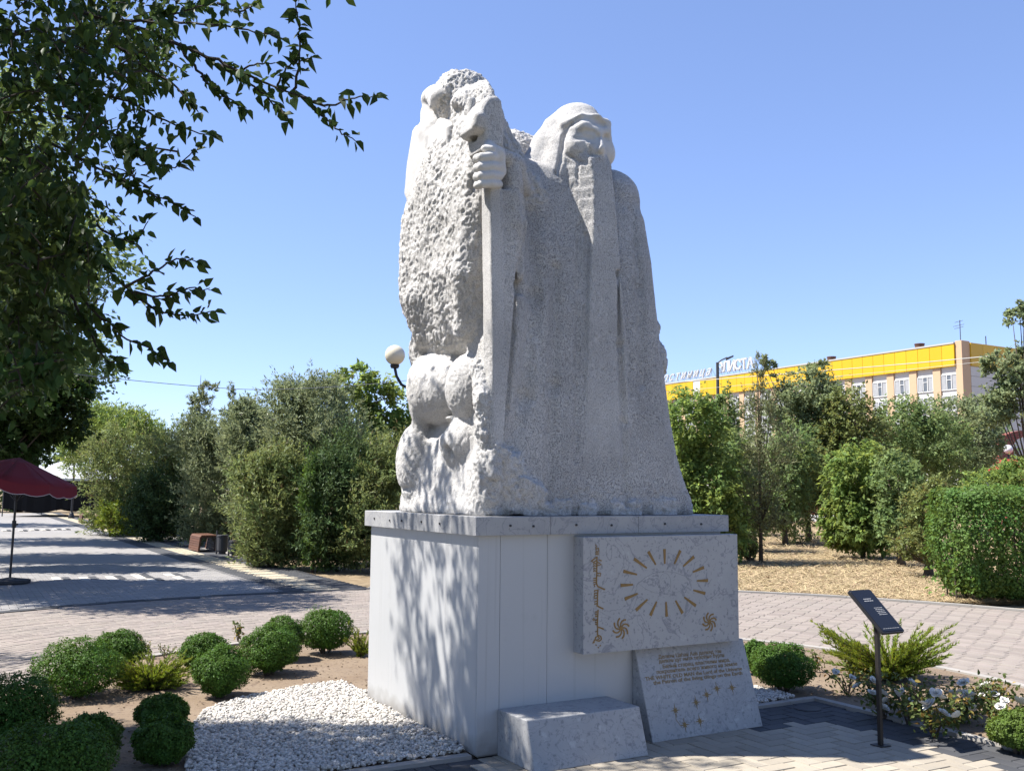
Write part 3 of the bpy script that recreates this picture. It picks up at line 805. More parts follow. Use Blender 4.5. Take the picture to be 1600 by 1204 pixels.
    s.ell(SL(686, 153, .20), (.13, .17, .09), k=.02, part=B)
    s.ell(SL(698, 152, .17), (.12, .15, .085), k=.03, part=B)
    s.path([SL(677, 154, .12), SL(675, 166, .10)], [.055, .022], k=.02, part=B)               # hooked beak
    s.path([SL(692, 171, .10), SL(703, 173, .08), SL(714, 176, .06)], [.035, .05, .045], k=.03, sub=True)
    s.ell(SL(687, 156, .07), (.025, .05, .018), k=.015, sub=True)
    # --- head of the old man
    hu, hv, hz = 1.045, .44, 4.165
    K = P_HEAD; f = 1.16
    s.ell((hu, hv, hz + .01), (.205, .20, .27), k=.04, part=K)
    s.ell((hu - .02, hv + .06, hz + .10), (.19, .230, .195), k=.05, part=K)                 # hair over the crown
    s.ell((hu - .01, hv + .04, hz + .215), (.15, .16, .085), k=.04, part=K)
    s.ell((hu, hv - .13, hz - .05), (.19, .085, .20), k=.06, part=K)
    s.path([(hu - .16, hv + .10, hz + .12), (hu - .225, hv + .12, hz - .02), (hu - .30, hv + .12, hz - .15), (hu - .40, hv + .10, hz - .25)], [.09, .10, .09, .075], k=.05, part=K)
    s.ell((hu - .19, hv + .03, hz - .12), (.10, .14, .20), k=.05, part=K); s.ell((hu - .21, hv + .02, hz - .24), (.12, .15, .14), k=.06, part=K)
    s.path([(hu + .17, hv + .05, hz + .06), (hu + .195, hv + .05, hz - .10), (hu + .19, hv + .06, hz - .25)], [.08, .07, .07], k=.04, part=K)
    s.path([(hu - .2, hv - .08, hz + .09), (hu - .11, hv - .19, hz + .115), (hu, hv - .22, hz + .125), (hu + .11, hv - .19, hz + .115), (hu + .19, hv - .08, hz + .09)], .014, k=.06, part=K)
    for sg in (-1, 1):
        s.path([(hu + sg * .15, hv - .13, hz + .04), (hu + sg * .10, hv - .19, hz + .05), (hu + sg * .03, hv - .21, hz + .03)], [.016, .02, .02], k=.05, part=K)
        s.ell((hu + sg * .12, hv - .145, hz - .10), (.075, .065, .08), k=.06, part=K)
    s.path([(hu, hv - .210, hz + .02), (hu, hv - .250, hz - .110)], [.026, .042], k=.04, part=K)
    for sg in (-1, 1): s.ell((hu + sg * .040, hv - .228, hz - .122), (.028, .03, .024), k=.016, part=K)
    Bd = P_BEARD
    zb = [1.62, 1.9, 2.3, 2.8, 3.2, 3.55, 3.8, 3.95, 4.05]
    s.loft(zb, [.83, .84, .86, .89, .925, .955, .965, .955, .96], [1.255, 1.245, 1.225, 1.205, 1.185, 1.165, 1.15, 1.15, 1.12],
           [.100, .088, .086, .098, .118, .136, .155, .178, .213], .7, r=.02, k=.015, part=Bd)
    for i in range(8):
        z0 = 3.36 + .085 * i; ul = np.interp(z0 + .04, [3.36, 3.95], [.945, .80]); vr = np.interp(z0 + .04, [3.36, 4.0], [.125, .195])
        s.prism([(.965, vr), (ul, vr + (.965 - ul) * 1.0), (ul, .7), (1.12, .7), (1.12, vr + .02)], 2, z0 - .03, z0 + .13, r=.006, k=.012, part=Bd)
    s.path([(hu - .085, hv - .195, hz - .20), (hu, hv - .228, hz - .165), (hu + .085, hv - .195, hz - .20)], [.016, .028, .016], k=.04, part=Bd)
    # lines drawn on the finished head: hood edge, brow, closed eyes, sides of the nose, parting of the beard
    s.carve_px([(470, 262), (505, 232), (560, 214), (620, 222), (675, 262)], .014, .035)
    s.carve_px([(468, 266), (438, 292), (418, 340), (406, 420), (396, 500), (372, 588)], [.010, .017, .019, .019, .019, .014], .010)
    s.carve_px([(492, 345), (522, 318), (566, 306), (610, 314), (640, 340)], .009, .018)
    s.carve_px([(500, 354), (550, 346), (606, 358)], .007, .03)
    s.carve_px([(482, 366), (530, 364), (575, 368), (612, 380)], .007, .006)
    s.carve_px([(640, 345), (632, 395), (606, 440), (592, 462)], .011, .03)
    s.carve_px([(672, 352), (690, 344), (706, 350)], .009, .02); s.carve_px([(674, 372), (692, 368), (706, 372)], .005, .008)
    s.carve_px([(592, 466), (630, 458), (668, 470)], .008, .02)
    s.carve_px([(424, 462), (470, 478), (510, 502), (540, 512)], .006, .015)
    s.carve_px([(512, 512), (508, 560), (506, 610), (512, 660)], [.011, .009, .008, .005], .012)
    # --- folds of the robe
    def fold(pts, r, k=.03):
        P_ = []
        for x, y in pts:
            q = S(x, y, .1)
            vv = float(np.interp(q[2], zr, vf)); P_.append(S(x, y, vv - r * .35))
        s.path(P_, r, k=k, sub=True)
    fold([(958, 330), (962, 430), (967, 540), (974, 660), (980, 790)], .016, .04)
    fold([(990, 330), (1000, 450), (1004, 600)], .014, .05)
    fold([(906, 350), (904, 450), (902, 600), (901, 720)], .016, .02)
    fold([(832, 330), (836, 460), (820, 620), (800, 700)], .03, .08)
    fold([(870, 420), (866, 600), (858, 780)], .02, .07)
    fold([(800, 400), (798, 520), (790, 640), (782, 700)], .03, .03)
    return s

def carve(P, T_v, Nrm):
    """Chisel marks: rough on the unhewn rock, fine pecking on the robe, almost none on face, hand, staff and bird."""
    amp = np.select([T_v == P_ROCK, T_v == P_ANIMAL, T_v == P_BODY, T_v == P_SLEEVE, T_v == P_BEARD, T_v == P_HEAD],
                    [.85, .36, .15, .2, .15, .03], .07)
    u, v, z = P[:, 0], P[:, 1], P[:, 2]
    left = np.clip((0.45 - u) / 0.3, 0, 1)
    amp = np.where((T_v == P_ANIMAL) & (v < .3), .6, amp)
    amp = np.where((T_v == P_BODY) & (z < 1.62), .5, amp)
    hairy = (T_v == P_HEAD) & ((u < 0.92) | (z > 4.30)); amp = np.where(hairy, .16, amp)
    Q = P.copy(); Q[:, 2] *= .6
    big = fbm(Q, 7.0, 3, 3)
    Q2 = P + .02 * np.stack([vnoise(P, 20, 5), vnoise(P, 20, 6), vnoise(P, 20, 7)], 1); Q2[:, 2] *= .42; Q2[:, 1] += .35 * Q2[:, 2]
    a = np.abs(vnoise(Q2, 38.0, 11)); b = np.abs(vnoise(Q2, 70.0, 23)); c = vnoise(P, 55, 31)
    chip = (.55 - np.minimum(a * 1.6, 1)) * .45 + (.5 - np.minimum(b * 1.6, 1)) * .55
    d = amp * (.030 * big * np.where(T_v == P_ROCK, .8, .4) + .024 * np.clip(chip, -.5, .4) + .005 * c)
    return P + Nrm * d[:, None]

def vertex_normals(P, Q):
    n = np.cross(P[Q[:, 2]] - P[Q[:, 0]], P[Q[:, 3]] - P[Q[:, 1]])
    N = np.zeros_like(P)
    for k in range(4): np.add.at(N, Q[:, k], n)
    return N / (np.linalg.norm(N, axis=1)[:, None] + 1e-12)

def stone_material():
    """Pale limestone, pecked all over: light grains, dark pits where dirt sits, darkened more on the shaded front, smoother where the rough attribute is low."""
    m = bpy.data.materials.new('pecked_stone'); m.use_nodes = True
    nt = m.node_tree; N = nt.nodes; L = nt.links; b = N['Principled BSDF']
    b.inputs['Roughness'].default_value = .75; b.inputs['Specular IOR Level'].default_value = .25
    tc = N.new('ShaderNodeTexCoord'); at_ = N.new('ShaderNodeAttribute'); at_.attribute_name = 'rough'
    mp = N.new('ShaderNodeMapping'); mp.inputs['Scale'].default_value = (1, 1, .62); L.new(tc.outputs['Object'], mp.inputs['Vector'])
    def noise(sc, det, co):
        n = N.new('ShaderNodeTexNoise'); n.inputs['Scale'].default_value = sc; n.inputs['Detail'].default_value = det; n.inputs['Roughness'].default_value = .6; L.new(co, n.inputs['Vector']); return n.outputs['Fac']
    def math_(op, a, bb):
        x = N.new('ShaderNodeMath'); x.operation = op
        for i, q in enumerate((a, bb)):
            if isinstance(q, (int, float)): x.inputs[i].default_value = q
            else: L.new(q, x.inputs[i])
        return x.outputs[0]
    def ramp(f, a, bb, lo=0., hi=1.):
        r = N.new('ShaderNodeMapRange'); r.inputs['From Min'].default_value = a; r.inputs['From Max'].default_value = bb; r.inputs['To Min'].default_value = lo; r.inputs['To Max'].default_value = hi; L.new(f, r.inputs['Value']); return r.outputs[0]
    pits = ramp(noise(185, 3, mp.outputs[0]), .50, .38)
    big = ramp(noise(2.2, 4, tc.outputs['Object']), .35, .65)
    fine = ramp(noise(160, 2, tc.outputs['Object']), .3, .7)
    rgb = N.new('ShaderNodeMix'); rgb.data_type = 'RGBA'; rgb.inputs[6].default_value = (.485, .47, .45, 1); rgb.inputs[7].default_value = (.61, .592, .568, 1); L.new(big, rgb.inputs[0])
    m2 = N.new('ShaderNodeMix'); m2.data_type = 'RGBA'; m2.inputs[7].default_value = (.14, .14, .15, 1); L.new(rgb.outputs[2], m2.inputs[6])
    L.new(math_('MULTIPLY', pits, math_('MULTIPLY', at_.outputs['Fac'], .85)), m2.inputs[0])
    L.new(m2.outputs[2], b.inputs['Base Color'])
    mp2 = N.new('ShaderNodeMapping'); mp2.inputs['Scale'].default_value = (9, 9, .55); L.new(tc.outputs['Object'], mp2.inputs['Vector'])
    stk = ramp(noise(1.0, 5, mp2.outputs[0]), .52, .76, 0, .22)
    m3 = N.new('ShaderNodeMix'); m3.data_type = 'RGBA'; m3.inputs[7].default_value = (.27, .265, .26, 1); L.new(m2.outputs[2], m3.inputs[6]); L.new(stk, m3.inputs[0]); L.new(m3.outputs[2], b.inputs['Base Color'])
    h = math_('ADD', math_('MULTIPLY', pits, -1.0), math_('MULTIPLY', fine, .35))
    bp = N.new('ShaderNodeBump'); bp.inputs['Distance'].default_value = .012
    L.new(math_('ADD', math_('MULTIPLY', at_.outputs['Fac'], .8), .12), bp.inputs['Strength']); L.new(h, bp.inputs['Height']); L.new(bp.outputs[0], b.inputs['Normal'])
    return m

def build_statue():
    s = sculpt_statue()
    P, Q, T = s.surface()
    # drop the hidden underside
    keep = P[Q].mean(1)[:, 2] > ZT + .002
    Q, T = Q[keep], T[keep]
    P[:, 2] = np.maximum(P[:, 2], ZT + .003)
    T = np.where(T == 0, P_BODY, T)
    Tv = np.zeros(len(P), dtype=np.int8); Tv[Q.ravel()] = np.repeat(T, 4)
    N0 = vertex_normals(P, Q)
    P = carve(P, Tv, N0)
    P[:, 2] = np.maximum(P[:, 2], ZT + .003)
    Nn = vertex_normals(P, Q)
    rough = np.select([Tv == P_ROCK, Tv == P_ANIMAL, Tv == P_BODY, Tv == P_SLEEVE, Tv == P_BEARD, Tv == P_HEAD, Tv == P_STAFF], [.56, .54, .84, .74, .70, .10, .64], .14)
    rough = np.where((Tv == P_HEAD) & ((P[:, 0] < .92) | (P[:, 2] > 4.31)), .55, rough)
    front = np.clip(-Nn[:, 1] - .25, 0, .6); rough = np.where(np.isin(Tv, (P_ROCK, P_ANIMAL)), .46 + .30 * front, rough)  # front-facing stone gets darker pits, its shade put into the colour
    for _ in range(6):                                            # soften the borders of the pit map
        acc = np.zeros(len(P)); cnt = np.zeros(len(P)); mq = rough[Q].mean(1)
        for k in range(4): np.add.at(acc, Q[:, k], mq); np.add.at(cnt, Q[:, k], 1)
        rough = np.where(cnt > 0, acc / np.maximum(cnt, 1), rough)
    mat = stone_material()
    root = empty('statue', mon(LU / 2, LV / 2, ZT), YAW)
    tag(root, 'tall pale stone statue of a bearded old man holding a staff, on the white plinth', 'statue')
    P = P - np.array((LU / 2, LV / 2, ZT))
    for pid, nm in ((P_BODY, 'robe'), (P_ROCK, 'rough_cloak'), (P_BIRD, 'carved_bird'), (P_STAFF, 'staff'), (P_HAND, 'hand'), (P_HEAD, 'head'), (P_BEARD, 'beard'), (P_ANIMAL, 'carved_animal'), (P_SLEEVE, 'sleeve')):
        q = Q[T == pid]
        if len(q) == 0: continue
        ids, inv = np.unique(q.ravel(), return_inverse=True)
        o = mesh(nm, P[ids], inv.reshape(-1, 4), mat, root, smooth=True)
        a = o.data.attributes.new('rough', 'FLOAT', 'POINT'); a.data.foreach_set('value', rough[ids].astype(np.float32))
        o.data.normals_split_custom_set_from_vertices(Nn[ids].tolist())
    return root
build_statue()
# ------------------------------------------------------------------ plinth, relief slab, inscribed stone, step
M_clad = material('white_painted_panel', (.52, .52, .515), .45, noise=(1.2, .5), tint=(.475, .48, .475), bump=(.05, 30), spots=[((.44, .44, .43), 3.2, .62, .80)], spec=.35)
def grime(m, z0=.16):
    # splashed dirt creeping up from the ground and thin run-off streaks
    nt = m.node_tree; N = nt.nodes; L = nt.links; b = N['Principled BSDF']; src = b.inputs['Base Color'].links[0].from_socket
    tc = N.new('ShaderNodeTexCoord'); sx = N.new('ShaderNodeSeparateXYZ'); L.new(tc.outputs['Object'], sx.inputs[0])
    n = N.new('ShaderNodeTexNoise'); n.inputs['Scale'].default_value = 9; n.inputs['Detail'].default_value = 6; L.new(tc.outputs['Object'], n.inputs['Vector'])
    a = N.new('ShaderNodeMath'); a.operation = 'MULTIPLY_ADD'; a.inputs[1].default_value = -.30; L.new(n.outputs['Fac'], a.inputs[0]); L.new(sx.outputs['Z'], a.inputs[2])
    r = N.new('ShaderNodeMapRange'); r.inputs['From Min'].default_value = z0 - .15; r.inputs['From Max'].default_value = -.13; r.inputs['To Max'].default_value = .75; L.new(a.outputs[0], r.inputs['Value'])
    mp = N.new('ShaderNodeMapping'); mp.inputs['Scale'].default_value = (26, 26, .5); L.new(tc.outputs['Object'], mp.inputs['Vector'])
    n2 = N.new('ShaderNodeTexNoise'); n2.inputs['Scale'].default_value = 1; n2.inputs['Detail'].default_value = 4; L.new(mp.outputs[0], n2.inputs['Vector'])
    r2 = N.new('ShaderNodeMapRange'); r2.inputs['From Min'].default_value = .60; r2.inputs['From Max'].default_value = .78; r2.inputs['To Max'].default_value = .28; L.new(n2.outputs['Fac'], r2.inputs['Value'])
    mx = N.new('ShaderNodeMath'); mx.operation = 'MAXIMUM'; L.new(r.outputs[0], mx.inputs[0]); L.new(r2.outputs[0], mx.inputs[1])
    x = N.new('ShaderNodeMix'); x.data_type = 'RGBA'; x.inputs[7].default_value = (.22, .205, .185, 1); L.new(src, x.inputs[6]); L.new(mx.outputs[0], x.inputs[0]); L.new(x.outputs[2], b.inputs['Base Color'])
grime(M_clad)
M_cap = material('cap_stone', (.42, .415, .405), .6, noise=(5, .8), tint=(.33, .33, .335), veins=((.27, .27, .285), 6.0, .02), bump=(.15, 60), spots=[((.25, .25, .26), 48, .60, .68)])
M_slab = material('veined_marble', (.46, .452, .44), .55, noise=(4, .6), tint=(.40, .397, .39), veins=((.28, .28, .295), 3.2, .014), bump=(.12, 70), spots=[((.27, .27, .285), 42, .585, .66), ((.52, .515, .50), 9, .62, .72)])
M_slab2 = material('mottled_marble', (.43, .425, .415), .6, noise=(5, .7), tint=(.35, .35, .35), veins=((.29, .29, .295), 7.5, .014), bump=(.2, 55), spots=[((.26, .26, .265), 34, .57, .66), ((.52, .51, .495), 12, .60, .74)])
M_gold = material('gold_paint', (.31, .175, .045), .5, noise=(30, .6), tint=(.21, .125, .04), bump=(.1, 90), spec=.4)
M_groove_shade = material('incised_shadow', (.31, .31, .32), .8)  # grey standing for the shade inside incised lines
M_faded = material('faded_gilt', (.27, .165, .050), .55, noise=(26, .6), tint=(.20, .15, .08))
M_bolt = material('dark_bolt', (.03, .03, .035), .5)
M_under = material('plinth_core', (.30, .29, .28), .9)

plinth = empty('plinth', mon(0, 0), YAW)
tag(plinth, 'tall white panelled plinth with stone capping, under the old man statue', 'plinth')
# cladding panels stand on a dark core, butted with hairline joints
MB().box((.012, .012, .0), (LU - .012, LV - .012, ZC - .002)).build('core', M_under, plinth)
J = .0015
def panel_front(u0, u1): return MB().box((u0 + J, 0, .012), (u1 - J, .012, ZC), .0015).build('panel', M_clad, plinth)
for a, b in ((0, .155), (.155, .50), (.50, 1.25), (1.25, LU)): panel_front(a, b)
for a, b in ((0.0125, .46), (.46, .92), (.92, 1.38), (1.38, LV)):
    MB().box((0, a + .0004, .012), (.012, b - .0004, ZC), .0015).build('panel', M_clad, plinth)
MB().box((LU - .012, .0125, .012), (LU, LV, ZC), .0015).build('panel', M_clad, plinth)
MB().box((.0125, LV - .012, .012), (LU - .0125, LV, ZC), .0015).build('panel', M_clad, plinth)
# thin stains run down from two screws
# cap stones
OV = .042
def cap(u0, u1, v0, v1, bolts):
    c = MB().box((u0 + J, v0 + J, ZC + .001), (u1 - J, v1 - J, ZT), .003).build('cap_stone', M_cap, plinth)
    for (x, y, ax) in bolts:
        m = MB()
        if ax == 'v': m.tube([(x, -OV + .002, y), (x, -OV - .005, y)], .0075, 10)
        else: m.tube([(-OV + .002, x, y), (-OV - .005, x, y)], .0075, 10)
        m.build('bolt', M_bolt, c)
zb = (ZC + ZT) / 2
us = [-OV, .50, 1.20, LU + OV]
for i in range(3):
    a, b = us[i], us[i + 1]
    cap(a, b, -OV, .30, [(a + (b - a) * f, zb + (.002 if f < .5 else -.003), 'v') for f in ((.28, .68) if i else (.45, .76))])
vs = [.30, .90, LV + OV]
cap(-OV, .30, .30, .92, [(.47, zb, 'u'), (.76, zb + .003, 'u')])
cap(-OV, .30, .92, LV + OV, [(1.1, zb, 'u'), (1.32, zb - .004, 'u'), (1.62, zb + .002, 'u')])
cap(LU - .30, LU + OV, .30, LV + OV, [])
cap(.302, LU - .302, LV - .30, LV + OV, [])
MB().box((.302, .302, ZC + .002), (LU - .302, LV - .302, ZT - .004)).build('top_bed', M_under, plinth)

# relief slab on the right face
SU0, SU1, SZ0, SZ1, SD = .702, 2.017, .574, 1.311, .113
slab = MB().box((SU0, -SD, SZ0), (SU1, -.001, SZ1), .003).build('relief_slab', M_slab, plinth)
def on_slab(px, py):
    q = S_px(px, py, -SD); return q[0], q[2]
def S_px(px, py, v):
    d = ray(px, py); o = np.array((0, 0, EYE)) - MO
    t = (v - o @ MV) / (d @ MV); q = o + d * t
    return np.array((q @ MU, v, q[2]))
def flat_strip(pts, w, d=.003, closed=False):
    """A raised band of width w along 2-D points of a face; returns 2-D polygons joined end to end."""
    P = [np.array(p, float) for p in pts]; L = []; R = []
    W = w if hasattr(w, '__len__') else [w] * len(P)
    for i, p in enumerate(P):
        t = P[min(i + 1, len(P) - 1)] - P[max(i - 1, 0)]; t = t / (np.linalg.norm(t) + 1e-9); n = np.array((-t[1], t[0])) * W[i] / 2
        L.append(p + n); R.append(p - n)
    return L, R
class Face:
    """Draws raised marks on a plane: origin o, axes ax (right) and ay (up), normal outwards."""
    def __init__(s, o, ax, ay, n): s.o, s.ax, s.ay, s.n = map(lambda q: np.asarray(q, float), (o, ax, ay, n)); s.m = MB()
    def pt(s, p, h): return s.o + s.ax * p[0] + s.ay * p[1] + s.n * h
    def strip(s, pts, w, h=.003, back=.002):
        L, R = flat_strip(pts, w); n = len(L)
        V = [s.pt(p, h) for p in L] + [s.pt(p, h) for p in R] + [s.pt(p, -back) for p in L] + [s.pt(p, -back) for p in R]
        F = []
        for i in range(n - 1):
            F += [(i, n + i, n + i + 1, i + 1), (i, i + 1, 2 * n + i + 1, 2 * n + i), (n + i + 1, n + i, 3 * n + i, 3 * n + i + 1)]
        F += [(n, 0, 2 * n, 3 * n), (n - 1, 2 * n - 1, 4 * n - 1, 3 * n - 1)]
        s.m.add(V, F); return s
    def poly(s, P, h=.003, back=.002):
        a = sum(P[i][0] * P[(i + 1) % len(P)][1] - P[(i + 1) % len(P)][0] * P[i][1] for i in range(len(P)))
        if a < 0: P = P[::-1]
        n = len(P)
        s.m.add([s.pt(p, h) for p in P] + [s.pt(p, -back) for p in P], [tuple(range(n))] + [((k + 1) % n, k, n + k, n + (k + 1) % n) for k in range(n)]); return s
    def build(s, name, mat, parent):
        o = s.m.build(name, mat, parent); s.m = MB(); return o
fs = Face((0, -SD, 0), (1, 0, 0), (0, 0, 1), (0, -1, 0))
# sun rays round the eye (inner end, outer end) in the photograph
Z = lambda x, y: on_slab(890 + x * 280 / 1600, 820 + y * 280 / 1600)
rays = [((688, 382), (575, 300)), ((768, 352), (702, 235)), ((849, 345), (846, 212)), ((935, 345), (988, 226)), ((1014, 366), (1110, 280)), ((1100, 418), (1198, 376)), ((1136, 496), (1234, 493)), ((1104, 580), (1210, 608)),
        ((1024, 642), (1126, 718)), ((945, 672), (1008, 785)), ((860, 684), (866, 815)), ((776, 682), (720, 806)), ((694, 662), (592, 758)), ((606, 610), (492, 658)), ((565, 530), (455, 537)), ((600, 440), (480, 410))]
for a, b in rays:
    A, B = np.array(Z(*a)), np.array(Z(*b)); d = (B - A) / np.linalg.norm(B - A); n = np.array((-d[1], d[0]))
    fs.poly([A - n * .0055, B - n * .0110, B + n * .0110, A + n * .0055]).build('sun_ray', M_gold, slab)
# the eye between them, its incised lines as grey strips painted for their shade
top = [Z(*p) for p in ((612, 520), (680, 465), (740, 432), (812, 415), (880, 414), (950, 425), (1020, 450), (1090, 492))]
bot = [Z(*p) for p in ((612, 520), (690, 575), (760, 602), (850, 615), (940, 606), (1020, 570), (1090, 492))]
fs.strip(top, .0035, .0008); fs.strip(bot, .0022, .0008)
iris = [Z(852 + 52 * math.cos(t), 520 + 92 * math.sin(t)) for t in np.linspace(0, 2 * math.pi, 22)]
fs.strip(iris, .0020, .0008)
for k in range(5):
    fs.strip([Z(818 + 10 * k, 480 + 18 * k), Z(842 + 10 * k, 470 + 18 * k)], .0018, .0008)
fs.build('carved_eye', M_groove_shade, slab)
# two whirls of eight hooked arms
def whirl(cx, cy, r, sg=1):
    c = np.array(Z(cx, cy)); rr = r
    for k in range(8):
        a = math.pi / 4 * k + .25; pts = []
        for t in np.linspace(.08, 1, 7):
            w = a + sg * (-.9 * t * t); pts.append(c + rr * t * np.array((math.cos(w), math.sin(w))))
        fs.strip(pts, [.006, .008, .009, .0095, .0095, .010, .011])
    fs.poly([c + .012 * np.array((math.cos(t), math.sin(t))) for t in np.linspace(0, 2 * math.pi, 10)[:-1]], .0034)
    return fs.build('whirl_sign', M_gold, slab)
whirl(458, 920, .066); whirl(1248, 862, .063)
# vertical script at the left: a spine with teeth, loops and tails
def script():
    X = lambda x, y: np.array(Z(x, y))
    def stroke(pts, w=.0068): fs.strip([X(*p) for p in pts], w)
    stroke([(228, 172), (240, 188), (232, 200)], .005)
    stroke([(232, 208), (258, 206), (260, 232), (236, 234), (236, 212)], .006)
    stroke([(228, 244), (262, 246)]); stroke([(230, 258), (260, 262)])
    stroke([(244, 280), (242, 400), (240, 520)], .0075)
    stroke([(244, 282), (190, 322), (214, 330), (242, 312)], .0075); stroke([(262, 308), (286, 318)]); stroke([(250, 330), (284, 352), (248, 360)])
    for y in (345, 366, 388, 410): stroke([(242, y), (216, y - 6), (214, y + 6)])
    stroke([(240, 425), (278, 430), (274, 452), (236, 448)])
    for y in (470, 488, 506): stroke([(240, y), (212, y + 4)])
    stroke([(240, 520), (250, 546), (314, 574)], .0095); stroke([(240, 520), (216, 530), (226, 548)])
    stroke([(252, 572), (248, 660), (248, 712)], .0075)
    for y in (580, 604): stroke([(250, y), (222, y + 2), (220, y + 14)])
    stroke([(250, 622), (218, 630), (222, 652), (248, 646)]);  stroke([(248, 676), (222, 682)]); stroke([(248, 696), (220, 704)])
    stroke([(240, 715), (262, 728), (300, 746)], .0095)
    stroke([(254, 752), (250, 830), (248, 900)], .0075)
    for y in (770, 790, 810, 842, 862, 880): stroke([(252, y), (226, y + 3), (238, y + 9)])
    stroke([(214, 830), (206, 842), (214, 852), (224, 842), (214, 830)], .005)
    stroke([(244, 905), (304, 926)], .0095); stroke([(250, 915), (248, 985)], .0075); stroke([(250, 940), (232, 950)])
    stroke([(250, 980), (278, 990), (284, 1018), (262, 1034), (236, 1026), (230, 1000), (252, 990), (266, 1008), (250, 1020)], .0085)
    stroke([(230, 1010), (206, 1054)], .0075); 
    for x, y in ((232, 1066), (252, 1088), (270, 1070), (214, 1040)): stroke([(x, y), (x + 8, y + 6)], .007)
    return fs.build('vertical_script', M_gold, slab)
script()

# --- text helper
_font_cache = {}
def text_mesh(body, size, name, mat, parent, extrude=.0015, align='LEFT', bold=False, shear=0.0, space=1.0):
    cu = bpy.data.curves.new('text_outline', 'FONT'); cu.body = body; cu.size = size; cu.align_x = align; cu.extrude = extrude; cu.resolution_u = 2
    cu.offset = .02 * size if bold else 0; cu.shear = shear; cu.space_character = space
    to = bpy.data.objects.new('text_outline', cu); COL.objects.link(to)
    bpy.context.view_layer.update()
    me = bpy.data.meshes.new_from_object(to.evaluated_get(bpy.context.evaluated_depsgraph_get()))
    bpy.data.objects.remove(to); bpy.data.curves.remove(cu)
    me.name = name; me.materials.clear(); me.materials.append(mat)
    o = bpy.data.objects.new(name, me); COL.objects.link(o); o.parent = parent
    return o

# --- inscribed stone leaning at the right corner
LB0, LB1, LDB, LDT, LZT = 1.166, 2.124, .221, .037, .568
stone = empty('inscribed_stone', mon(0, 0), YAW)
tag(stone, 'leaning grey marble slab with gilt inscription and seven stars, under the relief', 'stone slab')
b_ = [(LB0, -LDB, 0), (LB1, -LDB, 0), (LB1, -.004, 0), (LB0, -.004, 0)]
t_ = [(LB0, -LDT - .001, LZT), (LB1, -LDT - .001, LZT), (LB1, -.004, LZT), (LB0, -.004, LZT)]
MB().hexa(b_, t_).build('slab', M_slab2, stone)
tilt = np.array((0, LDB - LDT, LZT)); SLEN = np.linalg.norm(tilt); up_ = tilt / SLEN; nrm = np.array((0, -up_[2], up_[1]))
fst = Face((LB0, -LDB, 0), (1, 0, 0), up_, nrm)
def stone_px(px, py):
    d = ray(px, py); dl = np.array((d @ MU, d @ MV, d[2])); o = np.array((0, 0, EYE)) - MO; ol = np.array((o @ MU, o @ MV, o[2])) - np.array((LB0, -LDB, 0))
    t = -(ol @ nrm) / (dl @ nrm); q = ol + dl * t
    return np.array((q[0], q @ up_))
K6 = lambda x, y: stone_px(970 + x * 240 / 1521, 990 + y * 240 / 1521)
lines = [('Делкән Цаһан Аав делкәд эзн', (372, 245), (995, 175), True), ('делкән цуг әмтә тетклһнә бурхн', (378, 288), (1022, 205), True),
         ('Белый старец, властелин мира,', (415, 340), (1080, 262), False), ('покровитель всего живого на земле', (355, 395), (1150, 290), False),
         ('THE WHITE OLD MAN the Lord of the Universe', (245, 462), (1200, 345), True), ('the Patron of the living things on the Earth', (325, 500), (1205, 398), True)]
ang_all = []
for body, a, b, bold in lines:
    A, B = K6(*a), K6(*b); L = np.linalg.norm(B - A)
    o = text_mesh(body, .034, 'inscription', M_faded, stone, .0009, bold=True)
    w = max(v.co.x for v in o.data.vertices); sx = L / w
    th = math.atan2(B[1] - A[1], B[0] - A[0]); th = 0.0
    sy = 1.0
    ax = np.array((math.cos(th), math.sin(th))); P3 = fst.pt(A, .001); axv = fst.ax * ax[0] + fst.ay * ax[1]; ayv = -fst.ax * ax[1] + fst.ay * ax[0]
    o.matrix_local = Matrix(((axv[0] * sx, ayv[0] * sy, nrm[0], P3[0]), (axv[1] * sx, ayv[1] * sy, nrm[1], P3[1]), (axv[2] * sx, ayv[2] * sy, nrm[2], P3[2]), (0, 0, 0, 1)))
for cx, cy in ((1100, 530), (950, 538), (850, 600), (745, 675), (540, 755), (632, 898), (782, 862)):
    c = K6(cx, cy); pts = []
    for k in range(16):
        r = (.046, .011, .026, .011)[k % 4]; a = math.pi / 2 + 2 * math.pi * k / 16
        pts.append(c + r * np.array((math.cos(a), math.sin(a))))
    fst.poly(pts, .0016).build('star', M_faded, stone)
fst.strip([K6(540, 790), K6(548, 850), K6(590, 902)], .004, .0008).build('star_link', M_faded, stone)
# --- the stone step in front of the plinth
step = empty('stone_step', mon(0, 0), YAW)
tag(step, 'low wedge-shaped marble block set against the foot of the plinth', 'stone block')
BU0, BU1, BH, BDB, BDT = .144, .961, .275, .443, .353
mb = MB(); mb.hexa([(BU0, -BDB, 0), (BU1, -BDB, 0), (BU1, -.003, 0), (BU0, -.003, 0)], [(BU0, -BDT, BH), (BU1, -BDT, BH), (BU1, -.003, BH), (BU0, -.003, BH)])
so = mb.build('block', M_slab2, step)
for o in (so, [c for c in stone.children if c.name.startswith('slab')][0]):
    bv = o.modifiers.new('bevel', 'BEVEL'); bv.width = .005; bv.segments = 2

